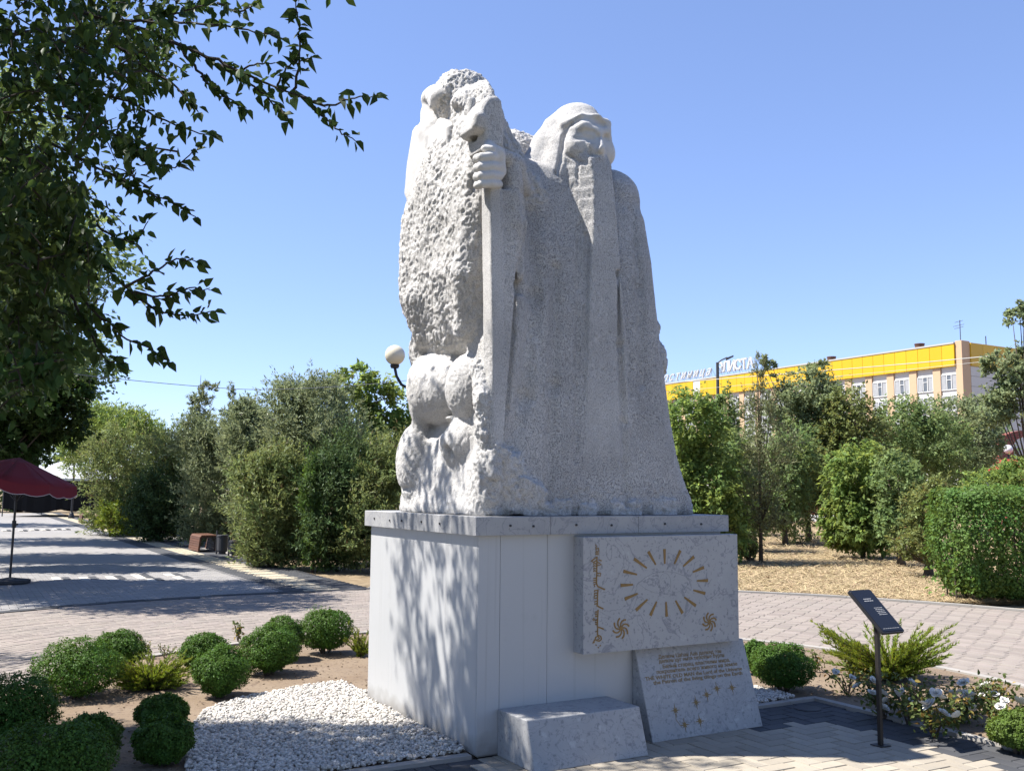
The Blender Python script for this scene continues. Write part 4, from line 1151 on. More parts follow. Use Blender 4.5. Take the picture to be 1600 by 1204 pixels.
# --- information sign on its thin post
sg = gnd(1376, 1164); sx_, sy_ = (a[0] for a in to_uv(sg))
sign = empty('information_sign', tuple(sg), YAW)
tag(sign, 'small black tilted information board on a thin post, beside the paved approach', 'sign')
M_blk = material('black_powder_coat', (.022, .022, .024), .42, bump=(.05, 200), spec=.4)
M_post = material('dark_bronze_post', (.045, .040, .036), .45, metal=.4, spec=.4)
M_print = material('pale_print', (.42, .42, .42), .6)
MB().box((-.0125, -.0125, 0), (.0125, .0125, .80), .002).build('post', M_post, sign)
MB().box((-.045, -.045, 0), (.045, .045, .006), .002).build('foot_plate', M_post, sign)
ta = math.radians(42); upv = np.array((0, math.cos(ta), math.sin(ta))); nv = np.array((0, -math.sin(ta), math.cos(ta))); pc = np.array((0, .0, .848))
def board(hw, hh, h0, h1, rc):
    P = []
    for sx, sy in ((1, 1), (-1, 1), (-1, -1), (1, -1)):
        for k in range(4):
            a = math.pi / 2 * k / 3 + {(1, 1): 0, (-1, 1): math.pi / 2, (-1, -1): math.pi, (1, -1): 1.5 * math.pi}[(sx, sy)]
            P.append((sx * (hw - rc) + rc * math.cos(a), sy * (hh - rc) + rc * math.sin(a)))
    return MB().prism(P, pc + nv * h0, (1, 0, 0), upv, nv, h1 - h0)
board(.104, .180, -.018, .0, .011).build('board', M_blk, sign)
board(.094, .169, .0005, .003, .007).build('print_plate', material('black_acrylic', (.012, .013, .017), .15, spec=.5), sign)
fb_ = Face(pc + nv * .003, (1, 0, 0), upv, nv)
rs = random.Random(4)
def words_row(x0, x1, y, h):
    x = x0
    while x < x1:
        w = rs.uniform(.008, .022); e = min(x + w, x1)
        if e - x > .003: fb_.poly([(x, y), (e, y), (e, y + h), (x, y + h)], .0006, .0)
        x = e + .004
for r_ in [(-.035, .040, .095, .006), (-.040, .048, .078, .006)] + [(-.005, .070, .018 - .014 * k, .004) for k in range(5)] + [(-.075, .075, -.150, .0025)]:
    words_row(*r_); fb_.build('printed_line', M_print, sign)['kind'] = 'stuff'
# ------------------------------------------------------------------ foliage builders
def unit(a): return a / (np.linalg.norm(a, axis=-1, keepdims=True) + 1e-9)
LEAF_SHAPES = {                                         # outline of half a leaf: (distance along, half width), both in leaf lengths
    'kite': [(0, 0), (.42, .5), (1, 0)],
    'ovate': [(0, 0), (.18, .40), (.45, .5), (1, 0)],
}
def leaf_cloud(C, size, rng, width=.5, up=.5, droop=0.0, out=None, outw=0.0, shape='kite', fold=.18, jitter=.35, dirs=None, along=.0):
    """Leaves at the points C: each one a folded blade (kite: 1 quad; ovate: 2 quads)."""
    n = len(C); N = rng.normal(size=(n, 3)); N[:, 2] += up * 2
    if out is not None: N = N + out * outw * 2
    N = unit(N)
    D = rng.normal(size=(n, 3)); D[:, 2] -= droop * 2
    if dirs is not None: D = D + dirs * along * 2.5
    D = unit(D - N * (D * N).sum(1, keepdims=True)); X = np.cross(D, N)
    s = (size * (1 + rng.uniform(-jitter, jitter, n)))[:, None]
    sh = LEAF_SHAPES[shape]; w = width * s
    if shape == 'kite':
        V = np.stack([C, C + D * s * .42 + X * w * .5 + N * w * fold, C + D * s, C + D * s * .42 - X * w * .5 + N * w * fold], 1).reshape(-1, 3)
        F = np.arange(4 * n).reshape(n, 4)
    else:
        P = [C, C + D * s * .16 + X * w * .40 + N * w * fold, C + D * s * .5 + X * w * .46 + N * w * fold, C + D * s - N * s * .08, C + D * s * .5 - X * w * .46 + N * w * fold, C + D * s * .16 - X * w * .40 + N * w * fold]
        V = np.stack(P, 1).reshape(-1, 3); b = np.arange(n)[:, None] * 6
        F = np.concatenate([b + np.array([[0, 1, 2, 3]]), b + np.array([[0, 3, 4, 5]])])
    return V, F
def blob_points(c, r, n, rng, shell=.55, clumps=None, sig=.16, squash=1.0):
    """Points gathered in clumps spread through the outer part of an ellipsoid, so that light and dark patches form."""
    c = np.asarray(c, float); r = np.asarray(r, float)
    k = clumps or max(6, n // 45)
    d = unit(rng.normal(size=(k, 3))); rad = (shell ** 3 + (1 - shell ** 3) * rng.random(k)) ** (1 / 3)
    cc = d * rad[:, None]
    i = rng.integers(0, k, n)
    wts = rng.uniform(.6, 1.4, k)
    p = cc[i] + rng.normal(size=(n, 3)) * (sig * wts[i])[:, None]
    return c + p * r, unit(p / r), c + cc * r

def shoots(c, r, n, rng, shell, leaf, per=16, droop=0.0, reach=.34, spread=.055, up=.25):
    """Leaves strung along short shoots that grow outwards from inside an ellipsoid: a feathery outline and clumps of light and dark."""
    k = max(8, n // per); d = unit(rng.normal(size=(k, 3)) * np.array((1, 1, .95))); rad = (shell ** 3 + (.86 ** 3 - shell ** 3) * rng.random(k)) ** (1 / 3)
    lobe = unit(rng.normal(size=(9, 3))); g_ = np.max(np.clip(d @ lobe.T, 0, 1) ** 5, 1); rad = rad * (.62 + .50 * g_)          # bays and bulges of the crown
    p0 = d * rad[:, None]; dr = unit(d * .8 + rng.normal(size=(k, 3)) * .55 + np.array((0, 0, up - droop)))
    L = reach * rng.uniform(.5, 1.25, k)
    i = rng.integers(0, k, n); t = rng.random(n)
    p = p0[i] + dr[i] * (L[i] * t)[:, None]; p[:, 2] -= droop * .12 * t * t
    rr = float(np.mean(r)); P = np.asarray(c) + p * r + rng.normal(size=(n, 3)) * spread * rr * (1.15 - .75 * t)[:, None]
    return P, unit(p / 1.0), np.asarray(c) + (p0 + dr * L[:, None] * .6) * r, np.asarray(c) + p0 * r, unit(dr[i] * r)
def tree(name, label, cat, base, blobs, leaf_n, leaf, mat, bark, group=None, trunk_r=.09, rng=None, up=.45, droop=0.0, width=.5, shell=.5, sig=.17, trunk_h=None, crown_name='crown', lean=(0, 0), limbs=7, shape='kite', outw=.4, per=18, reach=.42, spread=.055, along=.6):
    """A tree or shrub: tapered trunk with limbs into the crown, crown of leafy shoots. blobs: (centre, radii, share)."""
    rng = rng or np.random.default_rng(sum(map(ord, label)) + int(base[0] * 10))
    base = np.asarray(base, float); root = empty(name, tuple(base)); tag(root, label, cat, group)
    tot = sum(b[2] for b in blobs); Vs, Fs, n0, tips = [], [], 0, []; tw = MB()
    for c, r, share in blobs:
        n = int(leaf_n * share / tot); P, O, cc, c0, D = shoots(np.asarray(c) - base, np.asarray(r), n, rng, shell, leaf, per, droop, reach, spread)
        P[:, 2] = np.maximum(P[:, 2], .05 + .1 * rng.random(n))
        V, F = leaf_cloud(P, leaf, rng, width, up, droop, O, outw, shape, dirs=D, along=along); Vs.append(V); Fs.append(F + n0); n0 += len(V)
        for q0, q1 in list(zip(c0, cc))[::max(1, len(cc) // 26)]:
            tw.tube([q0 - (q1 - q0) * .6, q0, q1], [trunk_r * .10 + .004, trunk_r * .07 + .003, .003], 3, cap=False)
        tips += [(q, share) for q in c0[:max(3, int(limbs * share / tot) + 1)]]
    mesh(crown_name, np.concatenate(Vs), np.concatenate(Fs), mat, root)
    m = MB(); ctr = np.mean([np.asarray(b[0]) - base for b in blobs], 0); top = max(b[0][2] + b[1][2] * .5 for b in blobs) - base[2]
    th = trunk_h or top * .85
    ax = [np.array((lean[0] * t, lean[1] * t, th * t)) + np.array((ctr[0] * .6 * t * t, ctr[1] * .6 * t * t, 0)) + rng.normal(size=3) * trunk_r * .3 * (0 < t < 1) for t in np.linspace(0, 1, 6)]
    m.tube(ax, [trunk_r * (1.25 if i == 0 else 1) * (1 - .16 * i) for i in range(6)], 7)
    for q, _ in tips:
        j = min(4, max(1, int(5 * q[2] / max(th, .1) * .6))); a = ax[j]
        mid = (a + q) / 2 + np.array((0, 0, -.06 * np.linalg.norm(q - a)))
        m.tube([a, mid, q], [trunk_r * .38, trunk_r * .24, trunk_r * .08], 5)
    m.add(tw.V, tw.F)
    m.build('trunk', bark, root, smooth=True)
    return root

M_bark = material('grey_bark', (.12, .095, .07), .95, noise=(8, .7), tint=(.07, .055, .042), bump=(.8, 40))
M_darkbark = material('dark_bark', (.06, .048, .038), .95, noise=(10, .7), tint=(.035, .028, .022), bump=(.8, 40))
L_box = leaf_material('box_leaf', (.056, .116, .020), rnd=.35, hue=.02, trans=.22)
L_lowbox = leaf_material('young_box_leaf', (.085, .135, .026), rnd=.35, hue=.02, trans=.25)
L_lowjun = leaf_material('savin_leaf', (.150, .205, .034), rnd=.3, hue=.02, trans=.3, dry=((.20, .16, .05), .05))
L_jun = leaf_material('juniper_leaf', (.145, .185, .068), rnd=.35, hue=.018, trans=.34, dry=((.12, .10, .05), .06))
L_jun2 = leaf_material('grey_juniper_leaf', (.165, .200, .105), rnd=.35, hue=.018, trans=.34)
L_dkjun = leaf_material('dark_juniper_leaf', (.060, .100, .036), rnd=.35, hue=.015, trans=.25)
L_bright = leaf_material('bright_leaf', (.150, .215, .062), rnd=.35, hue=.025, trans=.46)
L_mid = leaf_material('mid_leaf', (.145, .205, .078), rnd=.35, hue=.02, trans=.40)
L_grey = leaf_material('grey_green_leaf', (.170, .210, .105), rnd=.35, hue=.02, trans=.38)
L_olive = leaf_material('olive_leaf', (.150, .180, .062), rnd=.35, hue=.02, trans=.34, dry=((.19, .15, .06), .04))
L_pine = leaf_material('pine_leaf', (.145, .160, .075), rnd=.3, hue=.02, trans=.15)
L_hedge = leaf_material('hedge_leaf', (.085, .150, .036), rnd=.35, hue=.02, trans=.3)
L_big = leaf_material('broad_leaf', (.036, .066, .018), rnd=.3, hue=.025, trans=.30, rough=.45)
L_rose = leaf_material('rose_leaf', (.085, .115, .035), rnd=.4, hue=.03, trans=.25, dry=((.24, .18, .05), .16))
M_bloom = material('white_petal', (.74, .72, .66), .7, rnd=.10)

# --- clipped balls of box in the bed
GB = 'clipped round bushes in the bed left of the plinth'
def ball(px, py, wpx, hpx, label, mat=L_box, n=13000, leaf=.0155, group=None, squash=1.0, base_z=.015, stem_h=.10):
    g = gnd(px, py, base_z); k = g[1] * 1.0 / FPX; w, h = wpx * k / 2, hpx * k
    w = max(w, .08); root = empty('round_bush', tuple(g)); tag(root, label, 'bush', group or (GB if px < 700 else 'clipped round bushes in the bed right of the plinth'))
    rng = np.random.default_rng(int(px * 7 + py)); 
    c = np.array((0, 0, h * .48)); r = np.array((w, w * .95, h * .52))
    lob = unit(rng.normal(size=(30, 3))); lob[:, 2] = np.abs(lob[:, 2]) - .3
    d = unit(rng.normal(size=(n, 3))); rad = rng.uniform(.80, 1.0, n) ** .7
    bump_ = np.max((d @ unit(lob).T) ** 14, 1) * .26 + .80
    low = np.clip(-d[:, 2] - .35, 0, 1); rad = rad * bump_ * (1 - .22 * low)
    P = c + d * rad[:, None] * r; keep = P[:, 2] > .02; P, d = P[keep], d[keep]
    P += .016 * np.stack([vnoise(P + g, 22, s) for s in (1, 2, 3)], 1)
    ks = 26; sd = unit(rng.normal(size=(ks, 3))); sd[:, 2] = np.abs(sd[:, 2]); tt = rng.random((ks, 9)); sp = c + (sd[:, None, :] * (.94 + .16 * tt[:, :, None])) * r + rng.normal(size=(ks, 9, 3)) * .004
    P = np.concatenate([P, sp.reshape(-1, 3)]); d = np.concatenate([d, np.repeat(sd, 9, 0)])
    V, F = leaf_cloud(P, leaf, rng, .62, .35, -.2, d, .9); mesh('foliage', V, F, mat, root)
    m = MB()
    for i in range(9):
        a = rng.uniform(0, 6.28); rr = rng.uniform(.2, .6)
        m.tube([(.03 * math.cos(a), .03 * math.sin(a), -.02), (rr * w * math.cos(a), rr * w * math.sin(a), h * .55)], [.008, .004], 5)
    m.build('stem', M_bark, root)
    # a dark filling of twigs so that the far side does not shine through
    P2 = c + unit(rng.normal(size=(2600, 3))) * (rng.random((2600, 1)) ** .5) * r * .80
    V, F = leaf_cloud(P2[P2[:, 2] > .03], leaf * 1.6, rng, .7, .2); mesh('inner_foliage', V, F, mat, root)
    return root
ball(120, 1088, 132, 88, 'largest sunlit round bush, leftmost of the lit row by the path', n=13000)
ball(184, 1046, 80, 60, 'round bush half hidden behind the large leftmost sunlit one, by the path')
ball(318, 1048, 74, 58, 'round bush by the path, directly behind the one beside the white gravel')
ball(344, 1088, 86, 78, 'sunlit round bush with bare stems beside the tip of the white gravel')
ball(440, 1030, 66, 66, 'round bush at the path edge, behind the one with a shadow to its right')
ball(420, 1052, 90, 74, 'round bush casting a short shadow on bare soil, middle of the lit row')
ball(508, 1020, 82, 72, 'round bush nearest the white plinth wall, right end of the lit row')
ball(1183, 1052, 44, 50, 'round bush half hidden behind the inscribed stone edge')
ball(1224, 1077, 94, 72, 'round bush half in shade beside the inscribed stone and pale pebbles')
ball(1592, 1172, 84, 60, 'small round bush at the right picture edge by the approach kerb', mat=L_lowbox)
ball(22, 1160, 128, 102, 'large shaded round bush at the left picture edge', n=12000)
ball(135, 1190, 96, 72, 'shaded round bush in front of the shaded one at the left edge')
ball(75, 1258, 190, 124, 'biggest shaded bush in the bottom left corner', n=16000)
ball(252, 1140, 76, 52, 'small dark shaded bush standing behind another, left of the gravel')
ball(254, 1194, 88, 72, 'shaded round bush touching the left edge of the gravel')

# --- spreading juniper with arching feathery branches
def spreading(px, py, wpx, hpx, label, mat, nb=34, n_leaf=110, leaf=.035, rise=(.25, 1.1), lean=(0, 0), seed=1):
    g = gnd(px, py, .01); k = g[1] / FPX; R, H = wpx * k / 2, hpx * k
    rng = np.random.default_rng(seed); root = empty('spreading_juniper', tuple(g)); tag(root, label, 'shrub')
    Vs, Fs, n0 = [], [], 0; m = MB()
    for i in range(nb):
        a = rng.uniform(0, 2 * math.pi); L = rng.uniform(.55, 1.0); e = rng.uniform(*rise)
        d = np.array((math.cos(a) * R * L + lean[0] * H, math.sin(a) * R * .8 * L + lean[1], H * e * L))
        t = np.linspace(0, 1, 7)[:, None]
        Q = d * t * np.array((1, 1, 0)) + np.array((0, 0, 1)) * (d[2] * (t ** .75)) ; Q = Q + rng.normal(size=Q.shape) * .006
        m.tube(Q[:6], [.007, .006, .005, .004, .003, .002], 4)
        s = rng.random(n_leaf) ** .8; P = np.stack([np.interp(s, t[:, 0], Q[:, j]) for j in range(3)], 1)
        dr = unit(d + np.array((0, 0, .3 * H)))
        side = unit(rng.normal(size=(n_leaf, 3))); D = unit(dr * 1.25 + side * .75)
        Nn = unit(np.cross(D, rng.normal(size=(n_leaf, 3)))); X = np.cross(D, Nn); l = leaf * rng.uniform(.6, 1.3, n_leaf)[:, None] * (1.15 - .5 * s[:, None])
        V = np.stack([P, P + D * l * .5 + X * l * .13, P + D * l * 1.3, P + D * l * .5 - X * l * .13], 1).reshape(-1, 3)
        Vs.append(V); Fs.append(np.arange(len(V)).reshape(-1, 4) + n0); n0 += len(V)
    mesh('foliage', np.concatenate(Vs), np.concatenate(Fs), mat, root); m.build('branches', M_bark, root)
    return root
spreading(1392, 1062, 215, 88, 'feathery spreading juniper with arching tips behind the sign post', L_lowjun, 150, 150, .044, (.22, 1.05), lean=(-.10, 0), seed=3)
spreading(236, 1076, 132, 56, 'low yellow-green juniper between the round bushes', L_lowjun, 200, 130, .030, (.12, 1.0), seed=5)
spreading(352, 1050, 60, 30, 'small yellow-green juniper sprig behind the round bushes', L_lowjun, 26, 80, .030, (.3, 1.2), seed=6)
spreading(564, 1026, 56, 44, 'small juniper beside the white plinth wall', L_lowjun, 30, 90, .032, (.3, 1.2), seed=8)
# --- dry sprigs along the path edge
def sprig(px, py, hpx, label, seed, mat=None):
    g = gnd(px, py, .0); h = hpx * g[1] / FPX; rng = np.random.default_rng(seed); root = empty('dry_weed', tuple(g)); tag(root, label, 'weed', 'dry weeds at the path edge')
    m = MB(); tips = []
    for i in range(4):
        d = np.array((rng.normal() * .25, rng.normal() * .25, 1)) * h * rng.uniform(.6, 1); m.tube([(0, 0, -.02), d * .5, d], [.004, .003, .0015], 4); tips += [d * t for t in (.4, .6, .8, 1)]
    m.build('stem', M_bark, root)
    P = np.repeat(np.array(tips), 7, 0) + rng.normal(size=(len(tips) * 7, 3)) * h * .06
    V, F = leaf_cloud(P, h * .16, rng, .5, .2); mesh('foliage', V, F, mat or L_rose, root)
sprig(372, 1002, 34, 'tall dry reddish weed standing up behind the middle bushes', 1)
sprig(232, 1028, 26, 'dry weed at the path edge behind the low juniper', 2); sprig(258, 1028, 22, 'short dry weed at the path edge right of the taller one', 3)
sprig(1275, 1052, 34, 'thin dry weed between the round bush and the spreading juniper', 4); sprig(1330, 1062, 40, 'straggling weed in front of the spreading juniper', 5)

# --- white roses
def petal_flower(rng, R):
    m = MB()
    for ring_, (k, rr, el) in enumerate(((8, 1.0, .25), (7, .8, .62), (6, .6, .95), (4, .36, 1.25))):
        for i in range(k):
            a = 2 * math.pi * (i + .5 * ring_) / k + rng.uniform(-.2, .2); d = np.array((math.cos(a), math.sin(a), 0)); t = np.array((-math.sin(a), math.cos(a), 0)); r = R * rr * rng.uniform(.85, 1.1)
            tip = d * r * math.cos(el) + np.array((0, 0, r * math.sin(el))); w = r * .40
            mid = tip * .62 + np.array((0, 0, -.06 * r))
            m.add([(0, 0, 0), tuple(mid + t * w), tuple(tip + t * w * .45), tuple(tip - t * w * .45), tuple(mid - t * w)], [(0, 1, 2, 3, 4)])
    return m
rgf = np.random.default_rng(11); flower_src = [petal_flower(rgf, .040).build('bloom', M_bloom) for _ in range(3)]
def rose(px, py, hpx, wpx, label, blooms, seed, mat=L_rose, n=420):
    g = gnd(px, py, .01); k = g[1] / FPX; h, w = hpx * k, wpx * k / 2; rng = np.random.default_rng(seed)
    root = empty('rose_bush', tuple(g)); tag(root, label, 'rose bush', 'white rose bushes in the bed behind the sign')
    m = MB(); tips = []
    for i in range(8):
        a = rng.uniform(0, 6.28); d = np.array((math.cos(a) * w * rng.uniform(.3, 1), math.sin(a) * w * rng.uniform(.3, 1), h * rng.uniform(.6, 1)))
        m.tube([(0, 0, -.02), d * np.array((.4, .4, .55)), d], [.006, .005, .003], 5); tips.append(d)
    m.build('stem', M_bark, root)
    P = np.array(tips)[rng.integers(0, 8, n)] * rng.uniform(.35, 1.05, n)[:, None] + rng.normal(size=(n, 3)) * w * .22; P[:, 2] = np.abs(P[:, 2])
    V, F = leaf_cloud(P, .034, rng, .62, .5, .1, shape='ovate'); mesh('foliage', V, F, mat, root)
    for bx, by, s in blooms:
        p = at(bx, by, g[1] - w * rng.uniform(.65, 1.0) - .02) - g
        o = inst(flower_src[rng.integers(0, 3)], 'bloom', root, tuple(p), (rng.uniform(.2, 1.0), rng.uniform(-.5, .5), rng.uniform(0, 6)), (s,) * 3)
C1 = lambda x, y, s=1.0: (1140 + x * .319, 820 + y * .319, s)
rose(1325, 1084, 38, 84, 'sparse rose bush with a few white blooms beside the pebbles', [C1(520, 718, .8), C1(600, 745, .8), C1(625, 788, 1.0), C1(440, 790, .5)], 1, n=200)
rose(1382, 1120, 58, 64, 'rose bush with white blooms behind the sign post', [C1(705, 762, 1), C1(700, 822, 1), C1(755, 825, 1.1), C1(762, 862, 1.1), C1(755, 895, 1.2)], 2)
rose(1418, 1128, 62, 74, 'shaded rose bush with white blooms right of the sign post', [C1(825, 828, 1), C1(890, 772, 1.2), C1(885, 858, .7), C1(845, 810, .6)], 3)
rose(1460, 1150, 74, 96, 'dense rose bush with open white blooms half in shade', [C1(980, 880, 1.4), C1(1010, 822, 1.1), C1(1048, 922, 1.2), C1(1040, 845, .9), C1(950, 875, .9), C1(1112, 930, .9)], 4, n=560)
rose(1502, 1128, 60, 90, 'sunlit rose bush crowned with a cluster of white blooms', [C1(1085, 826, 1.2), C1(1108, 858, 1.1), C1(1145, 772, 1.2), C1(1160, 832, 1.2), C1(1185, 838, 1.2), C1(1125, 820, 1.0), C1(1195, 900, .9)], 5, n=560)
rose(1545, 1116, 50, 76, 'yellowish rose bush with white blooms near the path kerb', [C1(1250, 785, 1.2), C1(1270, 832, 1.0), C1(1295, 828, .9), C1(1235, 830, .7)], 6)
rose(1572, 1152, 60, 84, 'straggly yellowing rose bush beside the small round bush', [C1(1325, 888, .9), C1(1345, 860, .8), C1(1430, 865, 1.2)], 7)
for o in flower_src: bpy.data.objects.remove(o)

# --- junipers and trees behind the path on the left
def bl(px, py, rx, ry, Y, dz=1.0):
    """A crown blob from its outline in the photograph at distance Y."""
    c = at(px, py, Y); k = Y / FPX; return (c, (rx * k, rx * k * dz, ry * k), rx * ry)
def base_at(px, Y): g = at(px, 760, Y); return (g[0], Y, -.05)
def jun(px, Y, blobs, label, mat, n=7000, leaf=.11, name='juniper', **k):
    yb = 766 + 1.6 * FPX / Y; rx = max(b[2] for b in blobs)
    B = [bl(b[0], b[1], b[2] * 1.12, b[3], Y, 1.2) for b in blobs]
    if max(b[1] + b[3] for b in blobs) > yb - 60: B += [bl(px - rx * .35, yb - 22, rx * .75, 26, Y), bl(px + rx * .35, yb - 26, rx * .7, 30, Y)]
    return tree(name, label, 'tree' if name == 'broadleaf_tree' else 'shrub', base_at(px, Y), B, int(n * 3.2), leaf * .95, mat, M_darkbark, up=.1, droop=-.35, width=.30, shell=.35, group='junipers and trees along the plaza edge', trunk_r=k.pop('trunk_r', .03), outw=.5, limbs=5, per=24, reach=.62, spread=.045, along=1.0, **k)
jun(182, 34, [(182, 735, 50, 65), (165, 705, 35, 35), (205, 770, 40, 50)], 'grey-green juniper farthest along the plaza edge, left of the near-black one', L_jun, 6000, .13)
jun(150, 44, [(120, 700, 30, 40), (150, 690, 30, 35)], 'light green tree at the far end of the plaza, above the tent', L_bright, 3000, .15, 'broadleaf_tree')
jun(200, 40, [(190, 665, 45, 30), (225, 680, 35, 25), (150, 655, 30, 25)], 'bright green tree rising behind the farthest juniper', L_bright, 5000, .15, 'broadleaf_tree')
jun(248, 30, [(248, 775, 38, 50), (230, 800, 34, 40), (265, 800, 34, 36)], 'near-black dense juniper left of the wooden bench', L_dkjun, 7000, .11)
jun(196, 33, [(190, 812, 30, 25), (172, 805, 22, 20)], 'low light green shrub at the foot of the near-black juniper', L_lowjun, 2500, .11)
jun(285, 31, [(275, 715, 50, 45), (300, 750, 50, 50), (255, 700, 40, 25)], 'olive juniper behind the near-black one', L_jun, 6000, .12)
jun(330, 28, [(325, 765, 45, 75), (345, 715, 45, 60), (310, 690, 30, 40), (350, 820, 32, 40)], 'tall grey juniper behind the wooden bench', L_jun2, 9000, .11)
# thin leader with a bent tip
t = jun(306, 28.5, [(326, 605, 14, 9), (312, 630, 16, 22), (308, 660, 24, 22), (300, 690, 28, 20)], 'thin leaning juniper with a bent tip against the sky', L_jun2, 1500, .11, trunk_h=5.0)
t = jun(360, 28.2, [(361, 622, 5, 20), (360, 655, 12, 18), (362, 690, 22, 20)], 'thin pointed juniper tip right of the bent one', L_jun2, 900, .10, trunk_h=4.6)
jun(390, 26, [(390, 700, 40, 60), (385, 650, 22, 30)], 'blue-grey juniper between the lamp pole and the bench', L_jun2, 5000, .11)
jun(425, 20.5, [(425, 790, 55, 75), (420, 850, 45, 40), (400, 745, 35, 40), (440, 735, 40, 40)], 'broad sunlit juniper right of the bench', L_jun, 12000, .085)
jun(480, 22, [(480, 680, 70, 75), (455, 630, 40, 42), (500, 620, 45, 35), (520, 720, 60, 80)], 'tall grey-green juniper, highest of the group left of the statue', L_jun2, 13000, .09)
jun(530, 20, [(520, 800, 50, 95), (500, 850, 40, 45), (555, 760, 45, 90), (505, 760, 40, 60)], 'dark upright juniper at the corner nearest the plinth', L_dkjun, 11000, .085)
jun(492, 19.6, [(486, 790, 16, 70), (490, 850, 14, 35)], 'bright green feathery juniper shoot in front of the dark upright one', L_hedge, 2200, .075)
tree('broadleaf_tree', 'bright green broadleaf tree behind the globe lamp', 'tree', base_at(590, 26), [bl(562, 590, 42, 32, 26), bl(600, 640, 45, 60, 26), bl(560, 640, 40, 50, 26), bl(620, 700, 50, 70, 26), bl(580, 760, 60, 70, 26)], 9000, .15, L_bright, M_bark, up=.4, droop=.2, trunk_r=.09)

jun(598, 19.8, [(590, 800, 48, 80), (610, 740, 40, 60), (575, 850, 40, 40)], 'deep green juniper partly hidden by the white plinth', L_jun, 9000, .085)
jun(455, 24, [(455, 740, 50, 60), (440, 800, 50, 60), (400, 790, 40, 60)], 'grey-green juniper filling the gap behind the broad sunlit one', L_jun2, 9000, .10)
# --- trees and shrubs on the dry lawn at the right
def T(*a, **k):
    a = list(a); a[5] = int(a[5] * 1.9); a[4] = [(c, np.asarray(r) * 1.10, s_) for c, r, s_ in a[4]]; k.setdefault('group', 'trees and shrubs of the park'); return tree(*a, **k)
T('broadleaf_tree', 'bright green bushy tree right behind the statue robe', 'tree', base_at(1085, 22), [bl(1080, 660, 48, 62, 22), bl(1105, 760, 55, 80, 22), bl(1062, 770, 45, 90, 22), bl(1125, 830, 45, 45, 22)], 12000, .105, L_bright, M_bark, droop=.25, trunk_r=.06)
T('broadleaf_tree', 'dark narrow tree rising beside the roadside lamp mast', 'tree', base_at(1130, 34), [bl(1132, 655, 24, 46, 34), bl(1140, 720, 30, 60, 34)], 4000, .12, L_mid, M_bark, droop=.1)
T('young_pine', 'slender young pine with a bare lower stem standing on the straw lawn', 'pine tree', gnd(1189, 882, -.03), [bl(1186, 580, 12, 28, 22.4), bl(1184, 640, 34, 40, 22.4), bl(1195, 705, 55, 45, 22.4), bl(1175, 765, 60, 45, 22.4), bl(1192, 815, 42, 40, 22.4)], 5200, .10, L_pine, M_bark, up=.2, droop=-.4, width=.22, shell=.25, sig=.14, trunk_r=.045, trunk_h=4.45, limbs=26)
T('broadleaf_tree', 'grey-green feathery tree in front of the yellow banded building', 'tree', base_at(1262, 31), [bl(1262, 618, 48, 42, 31), bl(1225, 640, 34, 40, 31), bl(1290, 660, 50, 60, 31), bl(1250, 715, 60, 60, 31), bl(1200, 575, 12, 20, 31), bl(1275, 580, 18, 18, 31)], 11000, .12, L_grey, M_bark, droop=.1, sig=.2)
T('broadleaf_tree', 'olive tinted tree in the middle of the row before the building', 'tree', base_at(1322, 30), [bl(1320, 650, 40, 48, 30), bl(1345, 690, 45, 50, 30), bl(1300, 740, 50, 60, 30), bl(1240, 790, 40, 60, 30)], 9000, .11, L_olive, M_bark, sig=.2)
T('broadleaf_tree', 'mid green low-hanging tree with long drooping sprays over the straw lawn', 'tree', base_at(1345, 24), [bl(1345, 745, 48, 60, 24), bl(1375, 790, 45, 60, 24), bl(1325, 800, 40, 50, 24), bl(1350, 835, 55, 25, 24), bl(1312, 838, 28, 14, 24)], 10000, .12, L_bright, M_bark, droop=.5, trunk_r=.05)
T('broadleaf_tree', 'dark green tree below the row of hotel windows', 'tree', base_at(1405, 36), [bl(1400, 665, 50, 40, 36), bl(1440, 655, 40, 32, 36), bl(1420, 710, 60, 50, 36), bl(1470, 700, 50, 50, 36)], 9000, .12, L_mid, M_bark, sig=.2)
T('broadleaf_tree', 'grey-green tree left of the red brick arch', 'tree', base_at(1505, 38), [bl(1500, 650, 45, 35, 38), bl(1530, 690, 45, 50, 38), bl(1485, 725, 50, 45, 38), bl(1540, 640, 30, 25, 38)], 8000, .12, L_grey, M_bark, sig=.2)
T('broadleaf_tree', 'light airy tree at the right picture edge with sprays against the sky', 'tree', base_at(1610, 27), [bl(1588, 497, 22, 16, 27), bl(1600, 480, 20, 12, 27), bl(1570, 570, 36, 25, 27), bl(1590, 615, 45, 40, 27), bl(1560, 640, 30, 30, 27), bl(1618, 560, 26, 40, 27)], 4200, .12, L_grey, M_bark, sig=.17, trunk_h=5.5)
T('shrub', 'sparse yellowing shrub beside the clipped hedge', 'shrub', base_at(1445, 19.5), [bl(1445, 815, 32, 55, 19.5), bl(1430, 850, 36, 26, 19.5), bl(1465, 780, 24, 40, 19.5)], 4200, .075, L_olive, M_bark, shell=.3, sig=.2)
T('shrub', 'mid green shrub between the low-hanging tree and the yellowing shrub', 'shrub', base_at(1405, 22), [bl(1405, 760, 38, 50, 22), bl(1400, 815, 36, 40, 22)], 5000, .085, L_mid, M_bark, sig=.2)
T('shrub', 'small yellow-green shrub at the foot of the tree behind the plinth corner', 'shrub', base_at(1170, 23), [bl(1166, 858, 16, 14, 23)], 700, .08, L_olive, M_bark)
T('broadleaf_tree', 'bright sunlit shoots rising above the clipped hedge', 'shrub', base_at(1560, 16.5), [bl(1560, 765, 50, 34, 16.5), bl(1590, 740, 30, 30, 16.5), bl(1520, 775, 30, 24, 16.5)], 3600, .062, L_bright, M_bark, shell=.3, sig=.2)
